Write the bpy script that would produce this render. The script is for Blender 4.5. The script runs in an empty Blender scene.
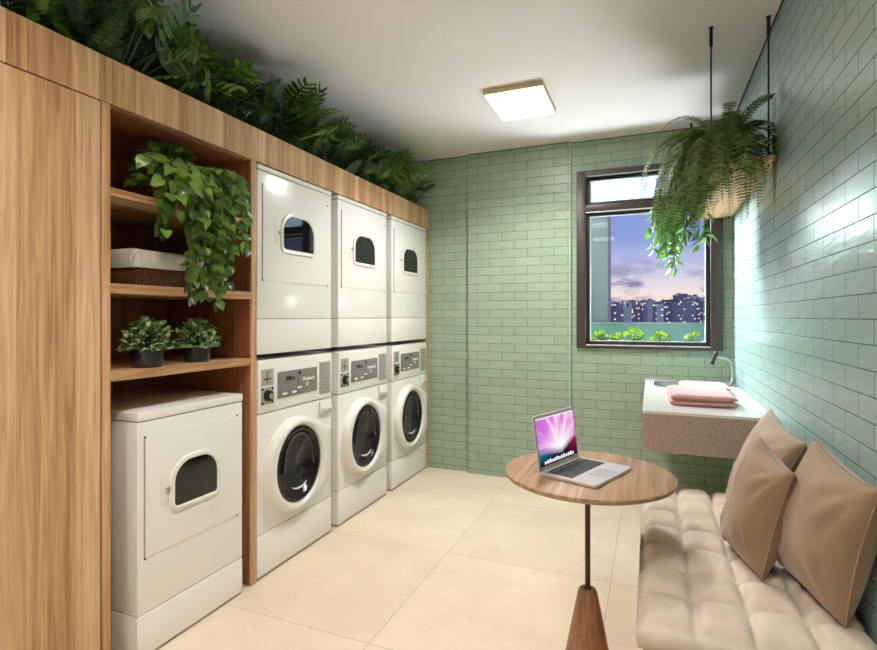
import bpy, bmesh, math, random
from mathutils import Vector, Matrix, noise
PI = math.pi
sc = bpy.context.scene
COL = sc.collection

# ------------------------------------------------------------------ camera, world, light, exposure
cam_d = bpy.data.cameras.new('camera'); cam = bpy.data.objects.new('camera', cam_d); COL.objects.link(cam)
cam.location = (0, 0, 1.3); cam.rotation_euler = (PI / 2, 0, math.atan(213 / 518))
cam_d.sensor_width = 36; cam_d.lens = 518 / 877 * 36; cam_d.shift_y = -8.3 / 877
cam_d.clip_start = .05; cam_d.clip_end = 6000
sc.camera = cam
sc.view_settings.view_transform = 'Standard'; sc.view_settings.look = 'None'
sc.view_settings.gamma = 1; sc.view_settings.use_curve_mapping = False
sc.view_settings.exposure = 0.13
sc.cycles.use_denoising = True
sc.cycles.max_bounces = 10; sc.cycles.transparent_max_bounces = 12
sc.cycles.caustics_reflective = False; sc.cycles.caustics_refractive = False
sc.cycles.sample_clamp_indirect = 6

LAMP_W = 15.5        # strength of the diffuser of the ceiling light
LAMP_COL = (1.0, .96, .93)
DOWN_W = 27          # light leaving each fitting downwards
DOWN_COL = (1.0, .96, .94)
BACK_W = 17.0         # diffusers of the unseen ceiling lights added behind the camera for fill
DAYLIGHT_FILL_W = 135
CEILING_FILL_W = 46

def S(c):            # sRGB 0-255 -> linear rgba
    return tuple(((v / 255) / 12.92 if v / 255 <= .04045 else ((v / 255 + .055) / 1.055) ** 2.4) for v in c) + (1,)

def mk_world():
    w = bpy.data.worlds.new('dusk_sky'); sc.world = w; w.use_nodes = True
    N = w.node_tree.nodes; L = w.node_tree.links; N.clear()
    out = N.new('ShaderNodeOutputWorld'); bg = N.new('ShaderNodeBackground')
    tc = N.new('ShaderNodeTexCoord'); sep = N.new('ShaderNodeSeparateXYZ'); L.new(tc.outputs['Generated'], sep.inputs[0])
    mr = N.new('ShaderNodeMapRange'); mr.inputs['From Min'].default_value = -.02; mr.inputs['From Max'].default_value = .5
    L.new(sep.outputs['Z'], mr.inputs['Value'])
    cr = N.new('ShaderNodeValToRGB'); L.new(mr.outputs[0], cr.inputs[0])
    st = [(0, (196, 150, 140)), (.06, (232, 196, 180)), (.12, (226, 208, 205)), (.2, (186, 186, 214)), (.3, (134, 148, 200)), (.46, (116, 136, 196)), (.7, (150, 180, 225)), (1, (150, 180, 220))]
    cr.color_ramp.elements[0].color = S(st[0][1]); cr.color_ramp.elements[1].color = S(st[-1][1])
    for p, c in st[1:-1]:
        e = cr.color_ramp.elements.new(p); e.color = S(c)
    mp = N.new('ShaderNodeMapping'); mp.inputs['Scale'].default_value = (9, 9, 34); mp.inputs['Location'].default_value = (2.3, 1.1, 0.4)
    L.new(tc.outputs['Generated'], mp.inputs[0])
    nz = N.new('ShaderNodeTexNoise'); nz.inputs['Scale'].default_value = 1.3; nz.inputs['Detail'].default_value = 6; nz.inputs['Roughness'].default_value = .55
    L.new(mp.outputs[0], nz.inputs['Vector'])
    m2 = N.new('ShaderNodeMapRange'); m2.inputs['From Min'].default_value = .47; m2.inputs['From Max'].default_value = .6
    L.new(nz.outputs['Fac'], m2.inputs['Value'])
    band = N.new('ShaderNodeMapRange'); band.inputs['From Min'].default_value = .12; band.inputs['From Max'].default_value = .065; L.new(sep.outputs['Z'], band.inputs['Value'])
    mu = N.new('ShaderNodeMath'); mu.operation = 'MULTIPLY'; L.new(m2.outputs[0], mu.inputs[0]); L.new(band.outputs[0], mu.inputs[1])
    mx = N.new('ShaderNodeMixRGB'); mx.inputs['Color2'].default_value = S((128, 124, 158)); L.new(mu.outputs[0], mx.inputs['Fac']); L.new(cr.outputs[0], mx.inputs['Color1'])
    L.new(mx.outputs[0], bg.inputs['Color']); bg.inputs['Strength'].default_value = 1.25
    L.new(bg.outputs[0], out.inputs['Surface'])
mk_world()

def area(name, loc, target, size, power, col, spread=180):
    d = bpy.data.lights.new(name, 'AREA'); d.energy = power; d.color = col; d.shape = 'DISK'; d.size = size; d.spread = math.radians(spread)
    o = bpy.data.objects.new(name, d); COL.objects.link(o); o.location = loc
    o.rotation_euler = (Vector(target) - Vector(loc)).to_track_quat('-Z', 'Y').to_euler(); return o
area('daylight_fill', (-1.0, 5.1, 2.3), (.5, 3.1, 1.3), .8, DAYLIGHT_FILL_W, (.82, .97, 1.0), 100)  # unseen lamp added outside the window, standing in for daylight
area('ceiling_fill_from_below', (.10, 4.42, .90), (-.95, 2.2, 2.65), .5, CEILING_FILL_W, (.92, .97, 1.0), 130)  # unseen lamp added below the sill to brighten the ceiling

# ------------------------------------------------------------------ materials
def bsdf(name, col, rough=.5, metal=0, coat=0, spec=.5, bump=None, sheen=0, emit=None, es=0, coat_r=.05):
    m = bpy.data.materials.new(name); m.use_nodes = True
    N = m.node_tree.nodes; L = m.node_tree.links; b = N['Principled BSDF']
    b.inputs['Base Color'].default_value = S(col); b.inputs['Roughness'].default_value = rough; b.inputs['Metallic'].default_value = metal
    b.inputs['Coat Weight'].default_value = coat; b.inputs['Coat Roughness'].default_value = coat_r; b.inputs['Specular IOR Level'].default_value = spec
    if sheen: b.inputs['Sheen Weight'].default_value = sheen
    if emit: b.inputs['Emission Color'].default_value = S(emit); b.inputs['Emission Strength'].default_value = es
    if bump:
        tc = N.new('ShaderNodeTexCoord'); n = N.new('ShaderNodeTexNoise'); n.inputs['Scale'].default_value = bump[0]; n.inputs['Detail'].default_value = 4
        bp = N.new('ShaderNodeBump'); bp.inputs['Strength'].default_value = bump[1]; bp.inputs['Distance'].default_value = bump[2] if len(bump) > 2 else .002
        L.new(tc.outputs['Object'], n.inputs['Vector']); L.new(n.outputs['Fac'], bp.inputs['Height']); L.new(bp.outputs[0], b.inputs['Normal'])
    return m

def noise_col(m, c1, c2, scale, lo=.35, hi=.65, sc3=(1, 1, 1), detail=5):
    N = m.node_tree.nodes; L = m.node_tree.links
    tc = N.new('ShaderNodeTexCoord'); mp = N.new('ShaderNodeMapping'); mp.inputs['Scale'].default_value = sc3
    n = N.new('ShaderNodeTexNoise'); n.inputs['Scale'].default_value = scale; n.inputs['Detail'].default_value = detail
    cr = N.new('ShaderNodeValToRGB'); cr.color_ramp.elements[0].position = lo; cr.color_ramp.elements[1].position = hi
    cr.color_ramp.elements[0].color = S(c1); cr.color_ramp.elements[1].color = S(c2)
    L.new(tc.outputs['Object'], mp.inputs[0]); L.new(mp.outputs[0], n.inputs['Vector']); L.new(n.outputs['Fac'], cr.inputs[0]); L.new(cr.outputs[0], N['Principled BSDF'].inputs['Base Color'])
    return m

def wood(name, stave, grain, c_dark, c_mid, c_light, width, rough=.45, contrast=.5):
    """stave: axis index across the staves; grain: axis along the fibres"""
    m = bpy.data.materials.new(name); m.use_nodes = True
    N = m.node_tree.nodes; L = m.node_tree.links; b = N['Principled BSDF']; b.inputs['Roughness'].default_value = rough
    b.inputs['Specular IOR Level'].default_value = .35
    tc = N.new('ShaderNodeTexCoord'); sp = N.new('ShaderNodeSeparateXYZ'); L.new(tc.outputs['Object'], sp.inputs[0])
    # stave index -> random tone
    dv = N.new('ShaderNodeMath'); dv.operation = 'DIVIDE'; dv.inputs[1].default_value = width; L.new(sp.outputs[stave], dv.inputs[0])
    fl = N.new('ShaderNodeMath'); fl.operation = 'FLOOR'; L.new(dv.outputs[0], fl.inputs[0])
    wn = N.new('ShaderNodeTexWhiteNoise'); wn.noise_dimensions = '1D'; L.new(fl.outputs[0], wn.inputs['W'])
    # grain noise, stretched
    s = [60, 60, 60]; s[grain] = 2.2
    mp = N.new('ShaderNodeMapping'); mp.inputs['Scale'].default_value = s
    ad = N.new('ShaderNodeVectorMath'); ad.operation = 'ADD'; L.new(tc.outputs['Object'], ad.inputs[0])
    sc_ = N.new('ShaderNodeVectorMath'); sc_.operation = 'SCALE'; sc_.inputs['Scale'].default_value = 3.0; L.new(wn.outputs['Color'], sc_.inputs[0]); L.new(sc_.outputs[0], ad.inputs[1])
    L.new(ad.outputs[0], mp.inputs[0])
    n1 = N.new('ShaderNodeTexNoise'); n1.inputs['Scale'].default_value = 1.0; n1.inputs['Detail'].default_value = 7; n1.inputs['Roughness'].default_value = .62; n1.inputs['Distortion'].default_value = .6
    L.new(mp.outputs[0], n1.inputs['Vector'])
    mixf = N.new('ShaderNodeMath'); mixf.operation = 'MULTIPLY_ADD'; mixf.inputs[1].default_value = contrast; L.new(wn.outputs['Value'], mixf.inputs[0])
    sb = N.new('ShaderNodeMath'); sb.operation = 'SUBTRACT'; sb.inputs[1].default_value = contrast * .5; L.new(n1.outputs['Fac'], sb.inputs[0]); L.new(sb.outputs[0], mixf.inputs[2])
    cr = N.new('ShaderNodeValToRGB'); cr.color_ramp.elements[0].position = .27; cr.color_ramp.elements[0].color = S(c_dark)
    cr.color_ramp.elements[1].position = .76; cr.color_ramp.elements[1].color = S(c_light); e = cr.color_ramp.elements.new(.5); e.color = S(c_mid)
    L.new(mixf.outputs[0], cr.inputs[0]); L.new(cr.outputs[0], b.inputs['Base Color'])
    bp = N.new('ShaderNodeBump'); bp.inputs['Strength'].default_value = .15; bp.inputs['Distance'].default_value = .001; L.new(n1.outputs['Fac'], bp.inputs['Height']); L.new(bp.outputs[0], b.inputs['Normal'])
    return m

def tile(name, ax, origin, w, h, c1, c2, mortar):
    m = bpy.data.materials.new(name); m.use_nodes = True
    N = m.node_tree.nodes; L = m.node_tree.links; b = N['Principled BSDF']
    tc = N.new('ShaderNodeTexCoord'); sp = N.new('ShaderNodeSeparateXYZ'); L.new(tc.outputs['Object'], sp.inputs[0])
    cb = N.new('ShaderNodeCombineXYZ')
    for i, (a, o) in enumerate(((ax, origin[0]), (2, origin[1]))):
        s = N.new('ShaderNodeMath'); s.operation = 'SUBTRACT'; s.inputs[1].default_value = o; L.new(sp.outputs[a], s.inputs[0]); L.new(s.outputs[0], cb.inputs[i])
    br = N.new('ShaderNodeTexBrick'); br.offset = .5; br.offset_frequency = 2; br.squash = 1
    br.inputs['Scale'].default_value = 1; br.inputs['Brick Width'].default_value = w; br.inputs['Row Height'].default_value = h
    br.inputs['Mortar Size'].default_value = .0019; br.inputs['Mortar Smooth'].default_value = .2; br.inputs['Bias'].default_value = 0
    br.inputs['Color1'].default_value = S(c1); br.inputs['Color2'].default_value = S(c2); br.inputs['Mortar'].default_value = S(mortar)
    L.new(cb.outputs[0], br.inputs['Vector']); L.new(br.outputs['Color'], b.inputs['Base Color'])
    # glazed, slightly wavy surface
    n = N.new('ShaderNodeTexNoise'); n.inputs['Scale'].default_value = 9; n.inputs['Detail'].default_value = 2
    mp = N.new('ShaderNodeMapping'); mp.inputs['Scale'].default_value = (1, 1, 3.2); L.new(tc.outputs['Object'], mp.inputs[0]); L.new(mp.outputs[0], n.inputs['Vector'])
    b1 = N.new('ShaderNodeBump'); b1.inputs['Strength'].default_value = .5; b1.inputs['Distance'].default_value = .006; L.new(n.outputs['Fac'], b1.inputs['Height'])
    inv = N.new('ShaderNodeMath'); inv.operation = 'SUBTRACT'; inv.inputs[0].default_value = 1; L.new(br.outputs['Fac'], inv.inputs[1])
    b2 = N.new('ShaderNodeBump'); b2.inputs['Strength'].default_value = .6; b2.inputs['Distance'].default_value = .002; L.new(inv.outputs[0], b2.inputs['Height']); L.new(b1.outputs[0], b2.inputs['Normal'])
    L.new(b2.outputs[0], b.inputs['Normal'])
    r = N.new('ShaderNodeMapRange'); r.inputs['To Min'].default_value = .29; r.inputs['To Max'].default_value = .8; L.new(br.outputs['Fac'], r.inputs['Value']); L.new(r.outputs[0], b.inputs['Roughness'])
    b.inputs['Specular IOR Level'].default_value = .5
    return m

def leaf(name, c1, c2, rough=.4, trans=.25):
    m = bpy.data.materials.new(name); m.use_nodes = True
    N = m.node_tree.nodes; L = m.node_tree.links; b = N['Principled BSDF']; out = N['Material Output']
    g = N.new('ShaderNodeNewGeometry'); cr = N.new('ShaderNodeValToRGB'); cr.color_ramp.elements[0].color = S(c1); cr.color_ramp.elements[1].color = S(c2)
    L.new(g.outputs['Random Per Island'], cr.inputs[0]); L.new(cr.outputs[0], b.inputs['Base Color']); b.inputs['Roughness'].default_value = rough
    t = N.new('ShaderNodeBsdfTranslucent'); L.new(cr.outputs[0], t.inputs['Color']); mx = N.new('ShaderNodeMixShader'); mx.inputs[0].default_value = trans
    L.new(b.outputs[0], mx.inputs[1]); L.new(t.outputs[0], mx.inputs[2]); L.new(mx.outputs[0], out.inputs['Surface'])
    return m

def glass(name, tint, refl=1.0, rough=0.0):
    m = bpy.data.materials.new(name); m.use_nodes = True
    N = m.node_tree.nodes; L = m.node_tree.links; N.remove(N['Principled BSDF']); out = N['Material Output']
    t = N.new('ShaderNodeBsdfTransparent'); t.inputs[0].default_value = S(tint); g = N.new('ShaderNodeBsdfGlossy'); g.inputs['Roughness'].default_value = rough
    f = N.new('ShaderNodeFresnel'); f.inputs[0].default_value = 1.45; mx = N.new('ShaderNodeMixShader'); mu = N.new('ShaderNodeMath'); mu.operation = 'MULTIPLY'; mu.inputs[1].default_value = refl
    L.new(f.outputs[0], mu.inputs[0]); L.new(mu.outputs[0], mx.inputs[0]); L.new(t.outputs[0], mx.inputs[1]); L.new(g.outputs[0], mx.inputs[2]); L.new(mx.outputs[0], out.inputs['Surface'])
    return m

def emis(name, col, s):
    m = bpy.data.materials.new(name); m.use_nodes = True
    N = m.node_tree.nodes; L = m.node_tree.links; N.remove(N['Principled BSDF']); e = N.new('ShaderNodeEmission'); e.inputs[0].default_value = (*col, 1); e.inputs[1].default_value = s
    L.new(e.outputs[0], N['Material Output'].inputs['Surface']); return m

WD = ((162, 118, 78), (198, 158, 115), (222, 188, 150))
M = {}
M['wood_fascia'] = wood('oak_staves_fascia', 1, 2, *WD, .047, contrast=.34)
M['wood_door'] = wood('oak_planks_door', 1, 2, *WD, .088, contrast=.30)
M['wood_panel'] = wood('oak_panel_upright', 0, 2, *WD, .5, contrast=.1)
M['wood_shelf'] = wood('oak_shelf', 0, 1, *WD, .12, contrast=.25)
M['wood_inner'] = wood('shaded_niche_oak', 1, 2, (104, 58, 36), (140, 82, 52), (166, 106, 70), .24, contrast=.3)  # oak with the niche's shade and reddish bounce put into the colour
M['wood_inner_side'] = wood('shaded_side_oak', 0, 2, (112, 62, 38), (148, 90, 56), (172, 112, 74), .3, contrast=.3)  # inner sides, darkened the same way to paint in the shade
M['wood_table'] = wood('walnut_tabletop', 0, 1, (130, 98, 72), (166, 132, 100), (192, 158, 124), .6, rough=.5, contrast=.05)
M['wood_cone'] = wood('walnut_cone', 0, 2, (112, 78, 54), (144, 104, 74), (168, 128, 96), .6, rough=.4, contrast=.05)
M['tile_back'] = tile('mint_brick_tile_back', 0, (-1.227, 1.2207), .21, .0695, (142, 161, 141), (152, 170, 149), (84, 100, 82))
M['tile_right'] = tile('mint_brick_tile_right', 1, (1.735, 1.227), .21, .0664, (138, 161, 154), (146, 169, 162), (70, 92, 82))
M['plaster'] = bsdf('white_ceiling_paint', (247, 240, 240), .9)
M['wall_paint'] = bsdf('warm_white_wall_paint', (240, 236, 230), .9)
M['dark_gap'] = bsdf('dark_shadow_gap_trim', (52, 62, 56), .7)
M['edge_trim'] = bsdf('pale_green_edge_trim', (176, 214, 198), .25)
M['white'] = bsdf('white_enamel', (240, 238, 233), .28, coat=.4, coat_r=.12)
M['white2'] = bsdf('white_enamel_ring', (234, 232, 224), .3, coat=.3, coat_r=.1)
M['seam'] = bsdf('dark_panel_seam', (158, 150, 138), .8)
M['black'] = bsdf('black_plastic', (24, 22, 22), .4)
M['blackglass'] = bsdf('dark_door_glass', (10, 9, 11), .03, coat=.15, spec=.6, coat_r=.01)
M['relief'] = bsdf('dark_moulded_relief', (66, 56, 60), .3, spec=.5)
M['bowl'] = bsdf('dark_tinted_bowl', (22, 16, 19), .18, spec=.35)
M['grey'] = bsdf('grey_control_fascia', (124, 120, 114), .45)
M['greyl'] = bsdf('light_grey_label', (168, 166, 158), .5)
M['steel'] = bsdf('brushed_steel', (190, 188, 184), .3, metal=1)
M['chrome'] = bsdf('chrome', (220, 222, 224), .1, metal=1)
M['bronze'] = bsdf('dark_bronze', (70, 52, 46), .35, metal=.6)
M['ink'] = bsdf('pale_print', (235, 235, 230), .5)
M['inkd'] = bsdf('dark_print', (96, 94, 90), .5)
M['frame'] = bsdf('dark_brown_aluminium', (68, 59, 55), .35, metal=.2)
M['framei'] = bsdf('charcoal_sash', (44, 42, 46), .4)
M['gasket'] = bsdf('pale_window_gasket', (205, 205, 208), .5)
M['rod'] = bsdf('black_rod', (36, 34, 34), .4, metal=.4)
M['pot_black'] = bsdf('glossy_black_pot', (32, 30, 38), .25, coat=.5)
M['pot_red'] = bsdf('red_pot', (150, 26, 26), .4)
M['pot_dark'] = bsdf('dark_basket_pot', (44, 36, 32), .8)
M['soil'] = bsdf('dark_soil', (40, 30, 24), .95, bump=(40, 1, .01))
M['cushion'] = noise_col(bsdf('cream_velvet', (214, 200, 184), .75, sheen=.2, bump=(260, .25, .001)), (196, 182, 162), (212, 199, 182), 7)
M['pillow'] = noise_col(bsdf('tan_linen', (196, 170, 144), .85, sheen=.3, bump=(420, .4, .001)), (140, 112, 86), (158, 130, 102), 5)
M['towel_pink'] = bsdf('dusty_pink_towel', (178, 124, 122), .95, sheen=.5, bump=(350, .8, .002))
M['towel_beige'] = bsdf('beige_towel', (176, 138, 108), .95, sheen=.5, bump=(350, .8, .002))
M['sinktop'] = bsdf('white_gloss_stone_top', (226, 224, 220), .12, coat=.5)
M['terrazzo'] = noise_col(bsdf('speckled_grey_granite', (150, 134, 124), .5), (120, 102, 94), (196, 180, 170), 260, .42, .58, detail=1)
M['alu'] = bsdf('laptop_aluminium', (206, 202, 196), .38, metal=.45)
M['key'] = bsdf('black_key', (26, 24, 26), .5)
M['pad'] = bsdf('grey_trackpad', (184, 181, 176), .4, metal=.3)
M['liner'] = bsdf('white_cloth_liner', (222, 214, 204), .9, bump=(30, .5, .01))
M['wicker'] = None
M['lampframe'] = bsdf('brass_edged_lamp_frame', (196, 180, 140), .4, metal=.3)
M['diffuser'] = emis('lamp_diffuser', LAMP_COL, LAMP_W)
M['diffuser2'] = emis('rear_fill_diffuser', (1, .92, .80), BACK_W)
M['leaf_dark'] = leaf('dark_glossy_leaf', (26, 54, 26), (78, 120, 52), .3, .15)
M['leaf_mid'] = leaf('mid_green_leaf', (34, 70, 28), (104, 146, 54), .35, .2)
M['leaf_fern'] = leaf('fern_leaflet', (46, 66, 34), (130, 150, 84), .5, .35)
M['leaf_fern_dark'] = leaf('dark_fern_leaflet', (24, 50, 26), (60, 96, 46), .5, .2)
M['leaf_pothos'] = leaf('heart_leaf_green', (40, 76, 28), (122, 158, 60), .3, .25)
M['leaf_vine'] = leaf('pale_vine_leaf', (70, 122, 52), (136, 182, 92), .4, .35)
M['leaf_small'] = leaf('small_shrub_leaf', (60, 96, 44), (172, 194, 132), .45, .2)
M['leaf_lime'] = leaf('lime_balcony_leaf', (96, 128, 24), (168, 186, 48), .4, .25)
M['stem'] = bsdf('green_stem', (84, 116, 54), .5)
M['stem_dark'] = bsdf('dark_stem', (44, 58, 30), .6)
M['pane'] = glass('clear_window_glass', (248, 250, 250), .2)
M['balglass'] = None
M['column'] = bsdf('grey_balcony_render', (172, 164, 176), .8)
M['concrete'] = bsdf('pale_concrete', (190, 186, 178), .85)
M['ground'] = bsdf('distant_ground', (60, 58, 66), .95)

def mk_wicker():
    m = bsdf('brown_wicker', (110, 66, 44), .6); N = m.node_tree.nodes; L = m.node_tree.links
    tc = N.new('ShaderNodeTexCoord'); outs = []
    for rot, s in (((0, 0, 0), 24), ((0, 0, PI / 2), 24)):
        mp = N.new('ShaderNodeMapping'); mp.inputs['Rotation'].default_value = rot
        w = N.new('ShaderNodeTexWave'); w.inputs['Scale'].default_value = s; w.inputs['Distortion'].default_value = 1.0; L.new(tc.outputs['Object'], mp.inputs[0]); L.new(mp.outputs[0], w.inputs['Vector']); outs.append(w)
    w2 = N.new('ShaderNodeTexWave'); w2.bands_direction = 'Z'; w2.inputs['Scale'].default_value = 45; L.new(tc.outputs['Object'], w2.inputs['Vector'])
    a = N.new('ShaderNodeMath'); a.operation = 'MULTIPLY'; L.new(outs[1].outputs['Fac'], a.inputs[0]); L.new(w2.outputs['Fac'], a.inputs[1])
    cr = N.new('ShaderNodeValToRGB'); cr.color_ramp.elements[0].color = S((66, 34, 22)); cr.color_ramp.elements[1].color = S((160, 98, 66)); L.new(a.outputs[0], cr.inputs[0]); L.new(cr.outputs[0], N['Principled BSDF'].inputs['Base Color'])
    bp = N.new('ShaderNodeBump'); bp.inputs['Strength'].default_value = 1; bp.inputs['Distance'].default_value = .004; L.new(a.outputs[0], bp.inputs['Height']); L.new(bp.outputs[0], N['Principled BSDF'].inputs['Normal'])
    return m
M['wicker'] = mk_wicker()

def mk_balglass():
    m = bpy.data.materials.new('teal_tinted_glass'); m.use_nodes = True
    N = m.node_tree.nodes; L = m.node_tree.links; b = N['Principled BSDF']; b.inputs['Base Color'].default_value = S((196, 240, 232)); b.inputs['Roughness'].default_value = .3
    t = N.new('ShaderNodeBsdfTransparent'); t.inputs[0].default_value = S((196, 232, 226)); mx = N.new('ShaderNodeMixShader'); mx.inputs[0].default_value = .55
    L.new(b.outputs[0], mx.inputs[1]); L.new(t.outputs[0], mx.inputs[2]); mx.inputs[0].default_value = .35; L.new(mx.outputs[0], N['Material Output'].inputs['Surface']); return m
M['balglass'] = mk_balglass()

def mk_frost():
    m = bpy.data.materials.new('frosted_transom_glass'); m.use_nodes = True
    N = m.node_tree.nodes; L = m.node_tree.links; N.remove(N['Principled BSDF'])
    t = N.new('ShaderNodeBsdfTranslucent'); t.inputs[0].default_value = (.34, .40, .45, 1); d = N.new('ShaderNodeBsdfTransparent'); d.inputs[0].default_value = (.7, .75, .8, 1)
    mx = N.new('ShaderNodeMixShader'); mx.inputs[0].default_value = .3; L.new(d.outputs[0], mx.inputs[1]); L.new(t.outputs[0], mx.inputs[2]); L.new(mx.outputs[0], N['Material Output'].inputs['Surface']); return m
M['frost'] = mk_frost()

def mk_floor():
    m = bsdf('beige_stone_floor_tile', (214, 196, 170), .32); N = m.node_tree.nodes; L = m.node_tree.links; b = N['Principled BSDF']
    tc = N.new('ShaderNodeTexCoord'); mp = N.new('ShaderNodeMapping'); mp.inputs['Location'].default_value = (1.04 + .855 * 6, -1.80 + .86 * 6, 0)
    L.new(tc.outputs['Object'], mp.inputs[0])
    br = N.new('ShaderNodeTexBrick'); br.offset = 0; br.inputs['Scale'].default_value = 1; br.inputs['Brick Width'].default_value = .855; br.inputs['Row Height'].default_value = .86
    br.inputs['Mortar Size'].default_value = .0016; br.inputs['Mortar Smooth'].default_value = .2; br.inputs['Color1'].default_value = (1, 1, 1, 1); br.inputs['Color2'].default_value = (.93, .93, .93, 1); br.inputs['Mortar'].default_value = (.55, .5, .45, 1)
    L.new(mp.outputs[0], br.inputs['Vector'])
    n = N.new('ShaderNodeTexNoise'); n.inputs['Scale'].default_value = 2.2; n.inputs['Detail'].default_value = 9; n.inputs['Roughness'].default_value = .65; L.new(tc.outputs['Object'], n.inputs['Vector'])
    n2 = N.new('ShaderNodeTexNoise'); n2.inputs['Scale'].default_value = 60; n2.inputs['Detail'].default_value = 3; L.new(tc.outputs['Object'], n2.inputs['Vector'])
    ad = N.new('ShaderNodeMath'); ad.operation = 'MULTIPLY_ADD'; ad.inputs[1].default_value = .3; L.new(n2.outputs['Fac'], ad.inputs[0]); L.new(n.outputs['Fac'], ad.inputs[2])
    cr = N.new('ShaderNodeValToRGB'); cr.color_ramp.elements[0].position = .4; cr.color_ramp.elements[1].position = .85; cr.color_ramp.elements[0].color = S((212, 196, 172)); cr.color_ramp.elements[1].color = S((232, 218, 195)); L.new(ad.outputs[0], cr.inputs[0])
    mx = N.new('ShaderNodeMixRGB'); mx.blend_type = 'MULTIPLY'; mx.inputs['Fac'].default_value = 1; L.new(cr.outputs[0], mx.inputs['Color1']); L.new(br.outputs['Color'], mx.inputs['Color2']); L.new(mx.outputs[0], b.inputs['Base Color'])
    return m
M['floor'] = mk_floor()

def mk_building(name, wallc, seed, lit):
    m = bsdf(name, wallc, .8); N = m.node_tree.nodes; L = m.node_tree.links; b = N['Principled BSDF']
    tc = N.new('ShaderNodeTexCoord'); sp = N.new('ShaderNodeSeparateXYZ'); L.new(tc.outputs['Object'], sp.inputs[0])
    sx = N.new('ShaderNodeMath'); sx.operation = 'ADD'; L.new(sp.outputs[0], sx.inputs[0]); L.new(sp.outputs[1], sx.inputs[1])
    cb = N.new('ShaderNodeCombineXYZ'); L.new(sx.outputs[0], cb.inputs[0]); L.new(sp.outputs[2], cb.inputs[1])
    br = N.new('ShaderNodeTexBrick'); br.offset = 0; br.inputs['Scale'].default_value = 1; br.inputs['Brick Width'].default_value = 3.6; br.inputs['Row Height'].default_value = 3.1
    br.inputs['Mortar Size'].default_value = .72; br.inputs['Mortar Smooth'].default_value = .0; br.inputs['Color1'].default_value = S((112, 114, 138)); br.inputs['Color2'].default_value = S((150, 150, 172)); br.inputs['Mortar'].default_value = S(wallc)
    L.new(cb.outputs[0], br.inputs['Vector']); L.new(br.outputs['Color'], b.inputs['Base Color'])
    # lit windows: white noise per cell
    dv = N.new('ShaderNodeVectorMath'); dv.operation = 'DIVIDE'; dv.inputs[1].default_value = (3.6, 3.1, 1); L.new(cb.outputs[0], dv.inputs[0])
    fl = N.new('ShaderNodeVectorMath'); fl.operation = 'FLOOR'; L.new(dv.outputs[0], fl.inputs[0])
    wn = N.new('ShaderNodeTexWhiteNoise'); wn.noise_dimensions = '3D'; ad = N.new('ShaderNodeVectorMath'); ad.operation = 'ADD'; ad.inputs[1].default_value = (seed, seed * 2, .5); L.new(fl.outputs[0], ad.inputs[0]); L.new(ad.outputs[0], wn.inputs['Vector'])
    gt = N.new('ShaderNodeMath'); gt.operation = 'GREATER_THAN'; gt.inputs[1].default_value = 1 - lit; L.new(wn.outputs['Value'], gt.inputs[0])
    iv = N.new('ShaderNodeMath'); iv.operation = 'SUBTRACT'; iv.inputs[0].default_value = 1; L.new(br.outputs['Fac'], iv.inputs[1])
    mu = N.new('ShaderNodeMath'); mu.operation = 'MULTIPLY'; L.new(gt.outputs[0], mu.inputs[0]); L.new(iv.outputs[0], mu.inputs[1])
    st = N.new('ShaderNodeMath'); st.operation = 'MULTIPLY'; st.inputs[1].default_value = 2.2; L.new(mu.outputs[0], st.inputs[0])
    b.inputs['Emission Color'].default_value = (1, .74, .42, 1); L.new(st.outputs[0], b.inputs['Emission Strength'])
    return m

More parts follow.
